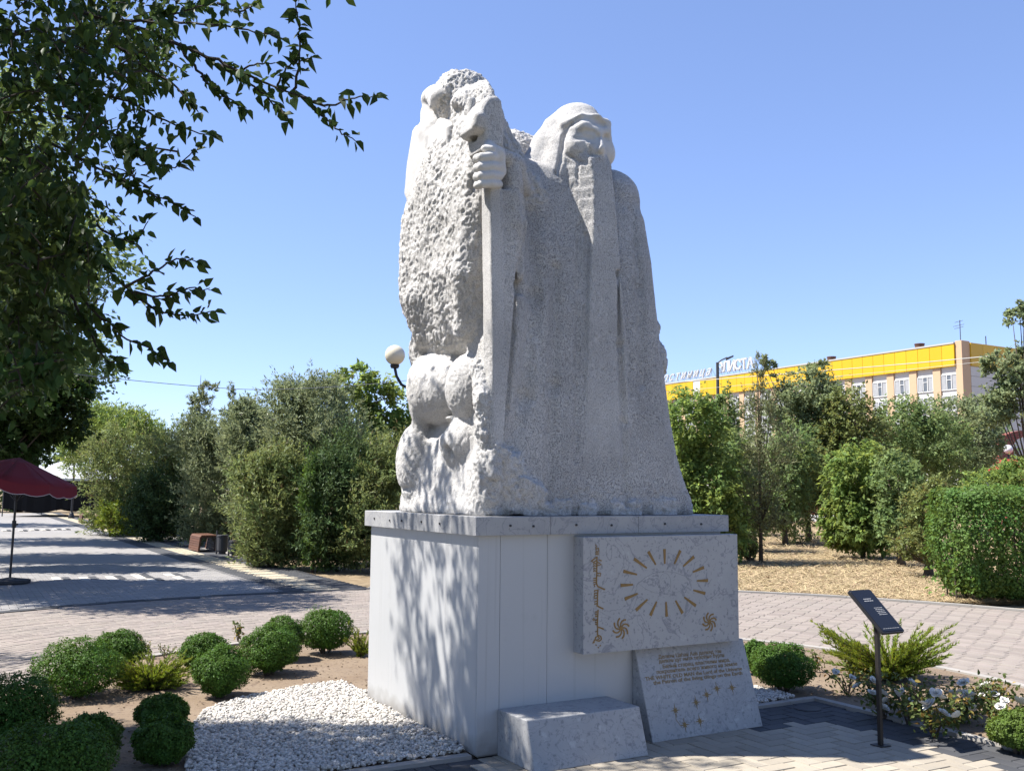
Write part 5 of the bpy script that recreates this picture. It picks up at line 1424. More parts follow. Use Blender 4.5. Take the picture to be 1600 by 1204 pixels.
T('shrub', 'dark green shrub behind the slender young pine', 'shrub', base_at(1225, 29), [bl(1225, 760, 44, 55, 29), bl(1240, 710, 40, 45, 29), bl(1210, 800, 40, 32, 29)], 7000, .10, L_mid, M_bark)
T('shrub', 'dense green shrub between the low wall and the drooping tree', 'shrub', base_at(1290, 33), [bl(1285, 740, 42, 50, 33), bl(1300, 700, 40, 45, 33)], 6000, .11, L_grey, M_bark)
T('shrub', 'leafy green shrub left of the slender young pine', 'shrub', base_at(1150, 26), [bl(1150, 740, 36, 70, 26), bl(1155, 810, 40, 45, 26)], 7000, .10, L_mid, M_bark)
# clipped hedge block at the right: rounded body wider above than at its foot
def hedge():
    Y = 15.3; g = at(1548, 940, Y); g[2] = -.03; root = empty('clipped_hedge', tuple(g)); tag(root, 'large clipped dense green hedge at the right picture edge by the path', 'hedge')
    rng = np.random.default_rng(21); n = 26000
    hw, hd, h = 1.05, .80, 1.80
    p = rng.uniform(-1, 1, (n, 3)); ax = rng.integers(0, 3, n); sgn = rng.choice((-1, 1), n); p[np.arange(n), ax] = sgn * rng.uniform(.86, 1.0, n)
    k = p[:, 2] > -.999; p = p[k]
    q = np.sign(p) * np.abs(p); nr = np.linalg.norm(p, axis=1) / np.max(np.abs(p), axis=1); p = p / (nr ** .45)[:, None]
    taper = .80 + .20 * np.clip((p[:, 2] + 1) / .9, 0, 1)
    P = np.stack([p[:, 0] * hw * taper + .2, p[:, 1] * hd * taper, (p[:, 2] + 1) / 2 * h + .02], 1)
    P += .07 * np.stack([vnoise(P, 3.5, s) for s in (4, 5, 6)], 1)
    O = unit(p); V, F = leaf_cloud(P, .050, rng, .62, .3, .1, O, .8); mesh('foliage', V, F, L_hedge, root)
    P2 = rng.uniform((-.8 * hw, -.75 * hd, .1), (hw, .75 * hd, h * .9), (3000, 3)); V, F = leaf_cloud(P2, .08, rng, .6, .2); mesh('inner_foliage', V, F, L_hedge, root)
    m = MB()
    for i in range(14): x = rng.uniform(-.6, .8); y = rng.uniform(-.15, .5); m.tube([(x, y, 0), (x + rng.uniform(-.1, .1), y, h * .7)], [.016, .008], 5)
    m.build('stem', M_bark, root)
hedge()
# distant belt of trees that closes the view between the nearer ones
def belt(x0, x1, Y, ytop, label, mat, name='tree_belt', n=6000, leaf=.28, seed=3):
    rng = np.random.default_rng(seed); a, b = at(x0, 760, Y), at(x1, 760, Y); Vs, Fs, n0 = [], [], 0; k = Y / FPX
    m = int((x1 - x0) / 40) + 1
    for i in range(m):
        px = x0 + (x1 - x0) * (i + .5) / m; h = at(px, ytop + rng.uniform(-14, 14), Y)[2]
        c = at(px, 760, Y); c[2] = h * .52; P, O, _ = blob_points(c + np.array((0, rng.uniform(-1, 1), 0)), (30 * k, 30 * k, h * .5), n // m, rng, .4, sig=.2); P[:, 2] = np.maximum(P[:, 2], .05)
        V, F = leaf_cloud(P, leaf, rng, .55, .4, .1, O, .4); Vs.append(V); Fs.append(F + n0); n0 += len(V)
    o = stuff(mesh(name, np.concatenate(Vs), np.concatenate(Fs), mat)); tag(o, label, 'tree belt')
belt(-60, 460, 66, 672, 'far belt of trees closing the left end of the plaza', L_mid, n=16000, leaf=.30, seed=3)
belt(440, 660, 40, 670, 'dim trees far behind the junipers left of the statue', L_mid, n=9000, leaf=.2, seed=5)
belt(1010, 1720, 52, 655, 'far belt of trees below the yellow banded building', L_mid, n=26000, leaf=.22, seed=4)

# --- straw lying on the lawn and litter under the shrubs
def straw():
    rng = np.random.default_rng(9); n = 120000
    px = rng.uniform(1120, 1640, n * 3); py = 945 - 150 * rng.random(n * 3) ** 1.7
    P = np.array([gnd(x, y, -.05) for x, y in zip(px[:n], py[:n])]); 
    d = P[:, :2] - RC; ok = (np.hypot(d[:, 0], d[:, 1]) > 9.75) & (P[:, 1] < 48); P = P[ok]; n = len(P)
    zz = np.clip((P[:, 1] - 19 + .25 * np.abs(P[:, 0] - 12)), 0, None) * .012; P[:, 2] = -.05 + np.minimum(zz, .9) + rng.uniform(.0, .05, n)
    a = rng.uniform(0, 2 * math.pi, n); D = np.stack([np.cos(a), np.sin(a), rng.uniform(-.05, .35, n)], 1); L = (rng.uniform(.04, .13, n) * (1 + P[:, 1] / 40))[:, None]
    X = np.stack([-np.sin(a), np.cos(a), rng.uniform(-.4, .4, n)], 1) * (.0013 + .00016 * P[:, 1:2])
    V = np.stack([P - X, P + X, P + D * L + X * .6, P + D * L - X * .6], 1).reshape(-1, 3)
    m = material('straw', (.46, .355, .205), .8, rnd=.42, hue=.02)
    o = stuff(mesh('straw', V, np.arange(len(V)).reshape(-1, 4), m)); tag(o, 'dry mown straw lying over the lawn right of the statue', 'straw')
straw()
def litter():
    rng = np.random.default_rng(19); n = 5000
    px = rng.uniform(120, 600, n); py = rng.uniform(845, 925, n); P = np.array([gnd(x, y, -.05) for x, y in zip(px, py)])
    u, v = to_uv(P); d = P[:, :2] - RC; ok = (u > U_EDGE + 1.35) & (np.hypot(d[:, 0], d[:, 1]) > 9.3) & (P[:, 1] < 40); P = P[ok]; P[:, 2] += rng.uniform(.0, .04, len(P))
    V, F = leaf_cloud(P, .09, rng, .35, 1.5); o = stuff(mesh('leaf_litter', V, F, material('dry_litter', (.27, .19, .10), .9, rnd=.4))); tag(o, 'dry leaf litter on the soil under the junipers', 'leaf litter')
litter()
def bed_litter():
    rng = np.random.default_rng(29); n = 2600; r = R_IN * np.sqrt(rng.random(n)) * .99; a = rng.uniform(0, 2 * math.pi, n)
    P = np.stack([RC[0] + r * np.cos(a), RC[1] + r * np.sin(a), np.full(n, .03)], 1); u, v = to_uv(P)
    ok = ~np.array([bool(in_approach(x, y, .08)) for x, y in zip(u, v)]) & ~((u > -.02) & (u < LU + .02) & (v > 0) & (v < LV)); P = P[ok]; P[:, 2] += .018 * fbm(P, 3.0, 41, 3) * 1.0 - .012
    kinds = [pebble_mesh(s + 50) for s in range(5)]; V = []; F = []; n0 = 0
    for p in P:
        kv, kf = kinds[rng.integers(0, 5)]; s = rng.uniform(.004, .012); V.append(kv * s + p); F.append(kf + n0); n0 += 12
    o = stuff(mesh('soil_clods', np.concatenate(V), np.concatenate(F), M_soil)); tag(o, 'small clods of dry soil scattered over the bed', 'soil clods')
bed_litter()
# ------------------------------------------------------------------ the big tree overhead at the left
TRY = np.array((-4.9, 5.3, -.03))
big = empty('overhanging_tree', tuple(TRY)); tag(big, 'big broadleaf tree overhanging from the upper left, branches against the sky', 'tree')
rgb_ = np.random.default_rng(33)
def leaf_single():
    P = [(0, 0, 0), (.40 * .62, .16, .10), (.46 * .62, .48, .12), (0, 1, -.10), (-.46 * .62, .48, .12), (-.40 * .62, .16, .10)]
    P2 = [(0, 0, 0), (.42 * .55, .22, .16), (.40 * .55, .52, .10), (.04, 1, -.22), (-.40 * .55, .52, .16), (-.42 * .55, .22, .12)]
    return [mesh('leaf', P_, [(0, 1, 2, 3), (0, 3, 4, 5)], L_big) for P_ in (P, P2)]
leaf_src = leaf_single(); n_single = 0
twig = MB(); many_V, many_F, many_n = [], [], 0
def put_leaf(p, d, nrm_, size, single):
    """One leaf at p, its tip along d, its face towards nrm_."""
    global n_single, many_n
    d = d / np.linalg.norm(d); nn = nrm_ - d * (nrm_ @ d); nn = nn / (np.linalg.norm(nn) + 1e-9); x = np.cross(d, nn)
    if single and n_single < 300:
        M = Matrix(((x[0] * size, d[0] * size, nn[0] * size, p[0] - TRY[0]), (x[1] * size, d[1] * size, nn[1] * size, p[1] - TRY[1]), (x[2] * size, d[2] * size, nn[2] * size, p[2] - TRY[2]), (0, 0, 0, 1)))
        o = inst(leaf_src[n_single % 2], 'leaf', big); o.matrix_local = M; n_single += 1
    else:
        w = .6 * size
        V = [p, p + d * size * .16 + x * w * .40 + nn * w * .2, p + d * size * .5 + x * w * .46 + nn * w * .2, p + d * size - nn * size * .1, p + d * size * .5 - x * w * .46 + nn * w * .2, p + d * size * .16 - x * w * .4 + nn * w * .2]
        many_V.extend(V); many_F.extend([(many_n, many_n + 1, many_n + 2, many_n + 3), (many_n, many_n + 3, many_n + 4, many_n + 5)]); many_n += 6
NEAR = 1.5                                       # the twigs against the sky reach out in front of the monument's plane
def twig_px(pts, Y0, Y1, r0, leaf=.085, start=.15, step=.030, single=True, side=.035):
    """A leafy twig along a line of the photograph, from distance Y0 to Y1."""
    Y0 -= NEAR; Y1 -= NEAR; leaf *= .92; step *= .76
    n = len(pts); P = [at(x, y, Y0 + (Y1 - Y0) * i / (n - 1)) for i, (x, y) in enumerate(pts)]
    seg = np.r_[0, np.cumsum([np.linalg.norm(P[i + 1] - P[i]) for i in range(n - 1)])]; L = seg[-1]
    T = np.linspace(0, 1, 4 * n); Q = np.stack([np.interp(T * L, seg, [p[k] for p in P]) for k in range(3)], 1) + rgb_.normal(size=(4 * n, 3)) * .005
    twig.tube([q - TRY for q in Q], [r0 * (1 - .8 * t) + .0015 for t in T], 5)
    t = start * L; sgn = 1
    while t < L:
        q = np.array([np.interp(t, seg, [p[k] for p in P]) for k in range(3)]); a = np.array([np.interp(min(t + .05, L), seg, [p[k] for p in P]) for k in range(3)]) - q
        a = a / (np.linalg.norm(a) + 1e-9); lat = np.cross(a, (0, 1, .2)); lat = lat / np.linalg.norm(lat)
        d = a * .55 + lat * sgn * rgb_.uniform(.3, .9) + np.array((0, 0, -.55)) + rgb_.normal(size=3) * .30
        put_leaf(q + rgb_.normal(size=3) * side * .4, d, np.array((0, -.5, .6)) + rgb_.normal(size=3) * .55, leaf * rgb_.uniform(.5, 1.3), single); sgn = -sgn; t += step * rgb_.uniform(.6, 1.3)
    d = P[-1] - P[-2]; put_leaf(P[-1], d + np.array((0, 0, -.3)) * np.linalg.norm(d), np.array((0, -.6, .6)), leaf, single)
twig_px([(470, 152), (505, 165), (530, 160), (560, 152), (588, 150)], 6.6, 6.5, .007, start=.05)
twig_px([(485, 165), (510, 185), (530, 205), (556, 220)], 6.6, 6.5, .006, start=.1)
twig_px([(455, 150), (465, 115), (470, 70), (466, 30), (462, 5)], 6.7, 6.6, .008, step=.022, leaf=.095)
twig_px([(430, 140), (452, 100), (485, 90)], 6.7, 6.6, .006, step=.03)
twig_px([(120, 20), (180, 34), (240, 52), (300, 78), (360, 105), (420, 132), (470, 152)], 7.0, 6.6, .016, start=.2, step=.034)
twig_px([(160, 30), (270, 36), (345, 38), (400, 50), (440, 60)], 7.0, 6.7, .009, start=.3, step=.04)
twig_px([(285, 80), (322, 130), (352, 152), (385, 172)], 7.0, 6.8, .009, start=.3, step=.034)
twig_px([(330, 100), (372, 110), (400, 100), (430, 98)], 6.9, 6.7, .008, start=.2, step=.04)
twig_px([(340, 100), (390, 130), (430, 165), (450, 185)], 6.9, 6.7, .008, start=.2, step=.030)
twig_px([(120, 130), (215, 165), (260, 190), (300, 205), (335, 213)], 7.2, 7.0, .009, start=.2, step=.034)
twig_px([(180, 70), (230, 110), (270, 130), (300, 160), (310, 176)], 7.2, 7.0, .010, start=.2, step=.028)
twig_px([(100, 180), (190, 215), (240, 255), (275, 262), (306, 236)], 7.3, 7.1, .009, start=.2, step=.030)
twig_px([(80, 225), (170, 270), (225, 300), (270, 318), (303, 340)], 7.3, 7.1, .009, start=.2, step=.028)
twig_px([(0, 230), (60, 310), (120, 370), (160, 412), (192, 446), (214, 460)], 7.3, 7.0, .012, start=.35, step=.034)
twig_px([(196, 448), (240, 425), (275, 405), (306, 408)], 7.0, 6.9, .008, start=.15, step=.026)
twig_px([(205, 456), (250, 465), (300, 450), (330, 452)], 7.0, 6.9, .007, start=.15, step=.026)
twig_px([(208, 460), (250, 490), (300, 492), (335, 486)], 7.0, 6.9, .007, start=.15, step=.024)
twig_px([(40, 380), (100, 430), (150, 490), (200, 530), (240, 548), (264, 566)], 7.2, 7.0, .010, start=.3, step=.024)
twig_px([(110, 460), (140, 520), (165, 560), (190, 568)], 7.2, 7.0, .009, start=.2, step=.026)
twig_px([(340, 5), (370, 20), (400, 8), (410, -10)], 6.9, 6.8, .007, start=.1, step=.030)
twig_px([(150, 350), (180, 372), (210, 380), (232, 345)], 7.2, 7.1, .007, start=.2, step=.03)
twig_px([(230, 30), (280, 20), (325, 8)], 7.0, 6.9, .008, start=.1, step=.028)
# inner foliage: leaves hang on many short shoots; places are chosen inside the outline the tree has, and where its shade falls
OUTLINE = [(-400, -500), (420, -500), (330, 0), (300, 60), (285, 110), (240, 130), (270, 190), (235, 225), (285, 262), (215, 290), (240, 330), (160, 372), (175, 420), (110, 450), (140, 540), (70, 560), (60, 610), (-60, 640), (-400, 640)]
def inside(poly, x, y):
    r = False; j = len(poly) - 1
    for i in range(len(poly)):
        (xi, yi), (xj, yj) = poly[i], poly[j]
        if (yi > y) != (yj > y) and x < (xj - xi) * (y - yi) / (yj - yi) + xi: r = not r
        j = i
    return r
def ok_place(P):
    x, y = proj(P); x, y = x[0], y[0]
    if P[1] < .5: return True
    if -30 < x < 1640 and -40 < y < 1240: return inside(OUTLINE, x, y)
    return True
clumps = []
def shade(n, lo, hi, h0, h1, keep=1.0):
    """Clumps on the sun's line above a target box (ground or a wall), h0..h1 metres up."""
    k = 0
    for _ in range(n * 6):
        if k >= n: break
        T_ = rgb_.uniform(lo, hi); h = rgb_.uniform(h0, h1); P = T_ + np.array(SUN) * ((h - T_[2]) / SUN.z)
        if ok_place(P): clumps.append(P); k += 1
shade(1050, (-4.8, 4.4, 0), (-1.35, 6.62, 0), 3.2, 5.8)              # bed and bushes in the corner
shade(70, (-1.6, 5.2, 0), (-.2, 6.75, 0), 3.8, 7.0)               # gravel in front
shade(34, (-1.0, 6.15, .0), (-.25, 7.0, 1.3), 4.0, 6.6)           # left wall of the plinth
shade(24, (-1.1, 6.5, 1.5), (-.4, 7.5, 2.6), 4.4, 6.2)            # lower part of the carving
shade(90, (-6.2, 7.6, 0), (-4.5, 9.6, 0), 4.0, 6.5)               # the path at the left edge
shade(26, (.3, 4.2, 0), (3.4, 5.6, 0), 4.5, 7.5)                  # a few gaps over the paved approach
shade(220, (-4.6, 4.4, 0), (-1.4, 6.6, 0), 5.8, 7.6)           # unseen clumps added over the crown to block skylight
shade(240, (-3.9, 4.5, 2.2), (-1.5, 6.3, 4.4), 5.2, 8.0)       # sunward side, which keeps the hanging boughs dark
def vis(n, poly, Y0, Y1):
    k = 0; xs = [p[0] for p in poly]; ys = [p[1] for p in poly]
    while k < n:
        x, y = rgb_.uniform(min(xs), max(xs)), rgb_.uniform(min(ys), max(ys))
        if inside(poly, x, y): clumps.append(at(x, y, rgb_.uniform(Y0, Y1))); k += 1
vis(135, [(-60, -40), (320, -10), (275, 85), (225, 120), (240, 190), (205, 225), (245, 262), (180, 285), (190, 325), (120, 372), (130, 420), (75, 450), (95, 540), (50, 560), (30, 620), (-60, 640)], 4.7, 6.3)
vis(85, [(-60, 250), (100, 250), (130, 330), (110, 540), (50, 600), (-60, 640)], 4.8, 6.4)
CL = np.array(clumps)
for c in CL:
    s = rgb_.uniform(.13, .26) if proj(c)[0][0] < -30 or proj(c)[1][0] < -40 or c[1] < 0 else rgb_.uniform(.08, .16); a0 = c + rgb_.normal(size=3) * .05; dr = unit(rgb_.normal(size=3) + np.array((.5, -.1, -.1)))
    twig.tube([a0 - dr * s * 1.3 - TRY, a0 - TRY, a0 + dr * s - np.array((0, 0, .05)) - TRY], [.006, .004, .002], 4)
    for _ in range(rgb_.integers(16, 26) if s < .13 or c[0] > -1.5 else rgb_.integers(24, 40)):
        t = rgb_.uniform(-1, 1); p = a0 + dr * s * t + rgb_.normal(size=3) * s * .38
        put_leaf(p, dr * .4 + np.array((0, 0, -.6)) + rgb_.normal(size=3) * .5, np.array((-.2, -.2, .8)) + rgb_.normal(size=3) * .5, rgb_.uniform(.05, .085), False)
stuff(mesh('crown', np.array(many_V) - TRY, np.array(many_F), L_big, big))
for o in leaf_src: bpy.data.objects.remove(o)
# trunk and boughs
tm = MB(); tm.tube([(0, 0, -.02), (.03, .02, .8), (.12, .0, 2.0), (.05, .1, 3.3), (.1, .1, 4.6), (.0, .2, 6.2), (.1, .1, 7.4)], [.24, .19, .17, .15, .12, .08, .04], 10)
for tgt, z in (((170, 40, 6.6), 3.6), ((110, 150, 6.8), 3.0), ((60, 310, 6.6), 2.4), ((70, 430, 6.6), 1.9)):
    e = at(*tgt) - TRY; a = np.array((.08, .05, z)); tm.tube([a, a * .6 + e * .4 + np.array((0, 0, .18)), e * .8 + a * .2 + np.array((.0, 0, .10)), e], [.03, .02, .013, .007], 6)
pick = CL[rgb_.permutation(len(CL))[:60]]
for c in pick:
    if any(-60 < proj(c * w + TRY * (1 - w) + np.array((0, 0, 2.5 * (1 - w))))[0][0] < 1700 and proj(c * w + TRY * (1 - w) + np.array((0, 0, 2.5 * (1 - w))))[1][0] > -60 for w in (.5, .75, 1.0)): continue
    e = c - TRY; a = np.array((.08, .05, float(np.clip(e[2] * .6, 2.2, 5.5)))); tm.tube([a, (a + e) / 2 + np.array((0, 0, .15)), e], [.022, .014, .006], 5)
tm.build('trunk', M_darkbark, big, smooth=True); twig.build('twigs', M_darkbark, big)

# --- other trees left of the plaza, whose shade lies across it
T('shade_tree', 'tall dark tree at the left picture edge above the red parasol', 'tree', (-10.2, 15.2, -.04), [((-8.1, 14.2, 5.1), (1.9, 1.5, 1.4), 4.), ((-10.6, 15.2, 6.6), (1.9, 1.8, 1.6), 3.), ((-9.4, 16.2, 7.8), (1.5, 1.5, 1.1), 2.), ((-11.4, 15.4, 4.6), (1.6, 1.6, 1.3), 2.), ((-8.6, 16.4, 3.9), (1.1, 1.0, .8), 1.2)], 26000, .11, L_mid, M_bark, trunk_r=.16, droop=.2, trunk_h=6.0, sig=.2)
T('shade_tree', 'second tall dark tree behind the one above the red parasol', 'tree', (-14.2, 22.5, -.04), [((-12.2, 22.3, 5.6), (2.3, 1.7, 1.7), 3.), ((-14.6, 22.6, 6.8), (2.2, 1.9, 1.7), 3.), ((-11.0, 22.8, 4.4), (1.5, 1.3, 1.0), 1.5), ((-16.6, 21.5, 5.6), (2.0, 1.9, 1.6), 2.)], 18000, .14, L_mid, M_bark, trunk_r=.2, droop=.2, trunk_h=6.0, sig=.2)
T('shade_tree', 'lighter green tree glimpsed through the dark branches at upper left', 'tree', (-18.5, 29.0, -.04), [((-16.0, 28.6, 9.0), (2.6, 2.0, 2.4), 3.), ((-18.5, 29.4, 7.0), (3.0, 2.2, 2.2), 3.), ((-15.8, 29.0, 5.4), (2.0, 1.6, 1.6), 2.), ((-17.6, 28.6, 11.4), (2.2, 1.8, 1.6), 2.)], 15000, .17, L_bright, M_bark, trunk_r=.2, droop=.1, trunk_h=8.0, sig=.22)
T('shade_tree', 'tree farther along the left side of the plaza behind the tent', 'tree', (-27, 42.0, -.04), [((-24.5, 41.6, 5.6), (2.8, 2.2, 2.0), 3.), ((-28.0, 42.0, 7.4), (3.0, 2.4, 2.2), 3.)], 6000, .2, L_mid, M_bark, trunk_r=.2, trunk_h=6.0, sig=.22)
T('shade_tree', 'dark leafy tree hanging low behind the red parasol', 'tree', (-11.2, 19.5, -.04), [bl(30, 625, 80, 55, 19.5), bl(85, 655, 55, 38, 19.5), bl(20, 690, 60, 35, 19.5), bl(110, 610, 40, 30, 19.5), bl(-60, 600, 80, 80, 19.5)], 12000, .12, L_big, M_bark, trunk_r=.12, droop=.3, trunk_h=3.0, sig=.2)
# unseen trees added behind and beside the viewpoint to block skylight and bounce
for i, (x, y, hh) in enumerate(((-5.5, -3.5, 6.4), (1.5, -6.5, 7.0), (7.5, -4.0, 6.2), (-9.5, 3.0, 6.6))):
    T('park_tree', ('park tree behind the viewpoint at the left', 'park tree straight behind the viewpoint', 'park tree behind the viewpoint at the right', 'park tree beyond the left picture edge')[i], 'tree', (x, y, -.04), [((x, y, hh), (2.4, 2.4, 1.7), 3.), ((x + 1.4, y - .6, hh - 1.4), (1.8, 1.8, 1.2), 2.), ((x - 1.5, y + .5, hh - 1.0), (1.8, 1.8, 1.3), 2.)], 5200, .19, L_mid, M_bark, trunk_r=.18, trunk_h=hh, sig=.22)

# ------------------------------------------------------------------ the hotel with the yellow band
M_wall = material('white_cladding', (.66, .645, .61), .55, noise=(.12, .4), tint=(.60, .59, .57), bump=(.03, 20))
M_peach = material('peach_cladding', (.62, .43, .27), .6, noise=(.15, .4), tint=(.57, .40, .26))
M_yel = material('yellow_panel', (.72, .44, .012), .42, rnd=.05, spec=.4)
M_roof = material('roof_edge', (.50, .49, .46), .7)
M_frame = material('white_frame', (.72, .72, .70), .5)
M_glass = material('window_glass', (.10, .115, .135), .12, noise=(.8, .6), tint=(.24, .25, .26), spec=.6)
M_seam = material('panel_seam', (.30, .28, .25), .9)
M_rust = material('rusty_vent', (.10, .045, .03), .8, noise=(2, .6), tint=(.16, .08, .05))
M_sign = material('sign_letter', (.60, .60, .60), .5)
M_steel = material('dark_steel', (.06, .06, .065), .6)
DC = 120.0; cor = at(1502, 533, DC); HT = cor[2]
lo_, hi_ = DC, 300
for _ in range(50):
    mid_ = (lo_ + hi_) / 2
    if at(1036, 600, mid_)[2] < HT: lo_ = mid_
    else: hi_ = mid_
lft = at(1036, 600, lo_); fd = (lft - cor)[:2]; FL = np.hypot(*fd); fd = fd / FL; fn = np.array((-fd[1], fd[0])); fn = fn if fn @ (-cor[:2]) > 0 else -fn
bz = (at(1502, 570, DC)[2])
hotel = empty('hotel', (cor[0], cor[1], 0)); tag(hotel, 'long white hotel with yellow roof band and peach pilasters beyond the trees', 'building')
RZ = math.atan2(-fd[1], -fd[0]); hotel.rotation_euler = (0, 0, RZ)            # local x runs along the front towards the near corner, y into the building
def t_of(px):
    d = ray(px, 600)[:2]; A = np.array(((d[0], -fd[0]), (d[1], -fd[1]))); return np.linalg.solve(A, cor[:2])[1]
SIDE = 15.0; FLX = FL + 6
chk = np.array((math.cos(RZ + math.pi / 2), math.sin(RZ + math.pi / 2))); YS = 1 if chk @ fn < 0 else -1
def hb(x0, x1, y0, y1, z0, z1): 
    a, b = (y0, y1) if YS > 0 else (-y1, -y0); return (x0, a, z0), (x1, b, z1)
m = MB(); m.box(*hb(-FLX, -.05, .25, SIDE, 0, HT - .3)); m.build('wall', M_wall, hotel)
pil = [t_of(p) for p in (1503, 1464, 1427.5, 1392, 1357.5, 1325)]; bay = (pil[5] - pil[1]) / 4; ts = [0.0] + [pil[1] + bay * k for k in range(int((FLX - pil[1]) / bay) + 1)]
WZ = at(1455, 597, 122)[2]; FH = at(1455, 597, 122)[2] - at(1455, 630, 122)[2]
pw = .55
for k, t in enumerate(ts):
    z1 = HT + .15 if k == 0 else bz - .02
    m = MB(); m.box(*hb(-t - (pw if k else .9), -t + (pw if k else .02), -.02, .45 if k else 1.6, 0, z1), .02); m.build('pilaster', M_peach, hotel)
    if k + 1 < len(ts):
        a, b = t + pw + .1, ts[k + 1] - pw - .1
        if k == 0: a = .95
        m = MB(); m.box(*hb(-b, -a, .18, .26, 0, bz)); pnl = m.build('wall_panel', M_wall, hotel)
        for r in range(4):
            zc = WZ - FH * r; w = 1.15; x = -(a + b) / 2
            g = MB(); g.box(*hb(x - w, x + w, .12, .20, zc - .95, zc + .95)); win = g.build('window', M_glass, hotel)
            f = MB()
            for x0, x1, z0, z1_ in ((x - w - .06, x - w + .06, zc - 1, zc + 1), (x + w - .06, x + w + .06, zc - 1, zc + 1), (x - w, x + w, zc - 1.02, zc - .9), (x - w, x + w, zc + .9, zc + 1.02), (x - .38, x - .28, zc - .9, zc + .9), (x + .28, x + .38, zc - .9, zc + .9), (x - .28, x + .28, zc + .25, zc + .33)): f.box(*hb(x0, x1, .06, .15, z0, z1_))
            f.build('frame', M_frame, win)
            for s_ in (-1, 1):
                cb = MB(); cb.box(*hb(x + s_ * .78 - .32, x + s_ * .78 + .30, .105, .118, zc - .85, zc + .88))
                cb.build('curtain', material('net_curtain', (.42, .43, .44), .8, noise=(3, .5), tint=(.3, .31, .33)) if 'net_curtain' not in bpy.data.materials else bpy.data.materials['net_curtain'], win)
# yellow panels along the parapet
t = .92; gap_t = t_of(1092)
step_ = bay / 2
while t < FLX:
    e = min(t + step_ - .05, FLX)
    if abs((t + e) / 2 - gap_t) > .9:
        m = MB(); m.box(*hb(-e, -t, -.25, .3, bz, HT - .22), .01); m.build('parapet_panel', M_yel, hotel)
    else:
        m = MB(); m.box(*hb(-e, -t, -.20, .3, bz - .2, HT - .1), .01); m.build('parapet_post', M_wall, hotel)
    t += step_
m = MB(); m.box(*hb(-FLX, -.9, -.32, .4, HT - .2, HT)); m.build('parapet_rail', M_roof, hotel)
for s in range(6):
    a = .1 + s * 2.45
    m = MB(); m.box(*hb(-.02, .18, a + 1.5, a + 3.9, bz, HT - .05), .01); m.build('parapet_panel', M_yel, hotel)
m = MB(); m.box(*hb(-.2, .06, 1.6, SIDE, 0, bz - .05)); m.build('wall', M_wall, hotel)
m = MB(); m.box(*hb(-.1, .12, 9.5, 11.2, WZ - 1, WZ + 1)); w_ = m.build('window', M_glass, hotel)
sm = MB()
for k in range(1, 7): sm.box(*hb(.02, .07, 1.6, SIDE, bz - 1.3 * k, bz - 1.3 * k + .05))
stuff(sm.build('panel_seam', M_seam, hotel))
for px in (1278, 1416):
    tt = t_of(px); m = MB(); m.lathe((-tt, YS * 3.0, HT - .3), [(.62, 0), (.62, 1.15), (.68, 1.16), (.68, 1.3), (.3, 1.34)], 14); m.build('roof_vent', M_rust, hotel)
# letters on the roof
def letter_row(body, t0, t1, z, size, bold, shear):
    n = len(body); 
    for k, ch in enumerate(body):
        o = text_mesh(ch, size, 'letter', M_sign, hotel, .12, 'CENTER', bold, shear)
        o.rotation_euler = (math.pi / 2, 0, 0 if YS > 0 else 0); o.location = (-(t0 + (t1 - t0) * (k + .5) / n), YS * .3, z)
    m = MB(); 
    for k in range(n + 1):
        x = -(t0 + (t1 - t0) * k / n); m.tube([(x, YS * .45, HT - .3), (x, YS * .45, z + size * .6)], .05, 5); m.tube([(x, YS * 1.8, HT - .3), (x, YS * .45, z + size * .5)], .04, 5)
    m.tube([(-t0, YS * .45, z - .1), (-t1, YS * .45, z - .1)], .05, 5); m.build('sign_frame', M_roof, hotel)
letter_row('ЭЛИСТА', t_of(1119), t_of(1176), HT + .7, 2.25, True, 0.0)
letter_row('гостиница', t_of(1024), t_of(1109), HT + .5, 2.1, False, .5)
ant = MB(); ta_ = t_of(1496); ant.tube([(-ta_, YS * 1.0, HT - .2), (-ta_, YS * 1.0, HT + 2.9)], .05, 6); an = MB()
for z, l in ((2.7, .7), (2.2, .95), (1.9, .8)): ant.tube([(-ta_ - l, YS * 1.0, HT + z), (-ta_ + l * .6, YS * 1.0, HT + z + .1)], .03, 5)
ant.build('roof_aerial', M_steel, hotel)
m = MB(); m.tube([(.0, YS * 5, HT - .2), (0, YS * 5, HT + 1.1)], .06, 6); m.build('roof_aerial', M_steel, hotel)

# --- roadside lamp mast in front of the hotel
b0 = at(1123, 700, 58); b0[2] = -.05; mast = empty('street_lamp', tuple(b0)); tag(mast, 'dark roadside lamp mast with a slanting arm before the hotel sign', 'street lamp')
zt = at(1123, 566, 58)[2]; zh = at(1143, 556, 58); MB().tube([(0, 0, 0), (0, 0, zt * .5), (0, 0, zt + .05)], [.13, .11, .09], 8).build('post', M_steel, mast)
e = zh - b0; MB().tube([(0, 0, zt), (e[0] * .3, e[1] * .3, zt + (e[2] - zt) * .45), (e[0] * .7, 0, zt + (e[2] - zt) * .8)], .045, 6).build('arm', M_steel, mast)
MB().hexa([(e[0] * .62, -.12, e[2] - .28), (e[0] + .1, -.12, e[2] - .06), (e[0] + .1, .12, e[2] - .06), (e[0] * .62, .12, e[2] - .28)], [(e[0] * .62, -.1, e[2] - .12), (e[0] + .1, -.1, e[2] + .04), (e[0] + .1, .1, e[2] + .04), (e[0] * .62, .1, e[2] - .12)]).build('lamp_head', M_steel, mast)

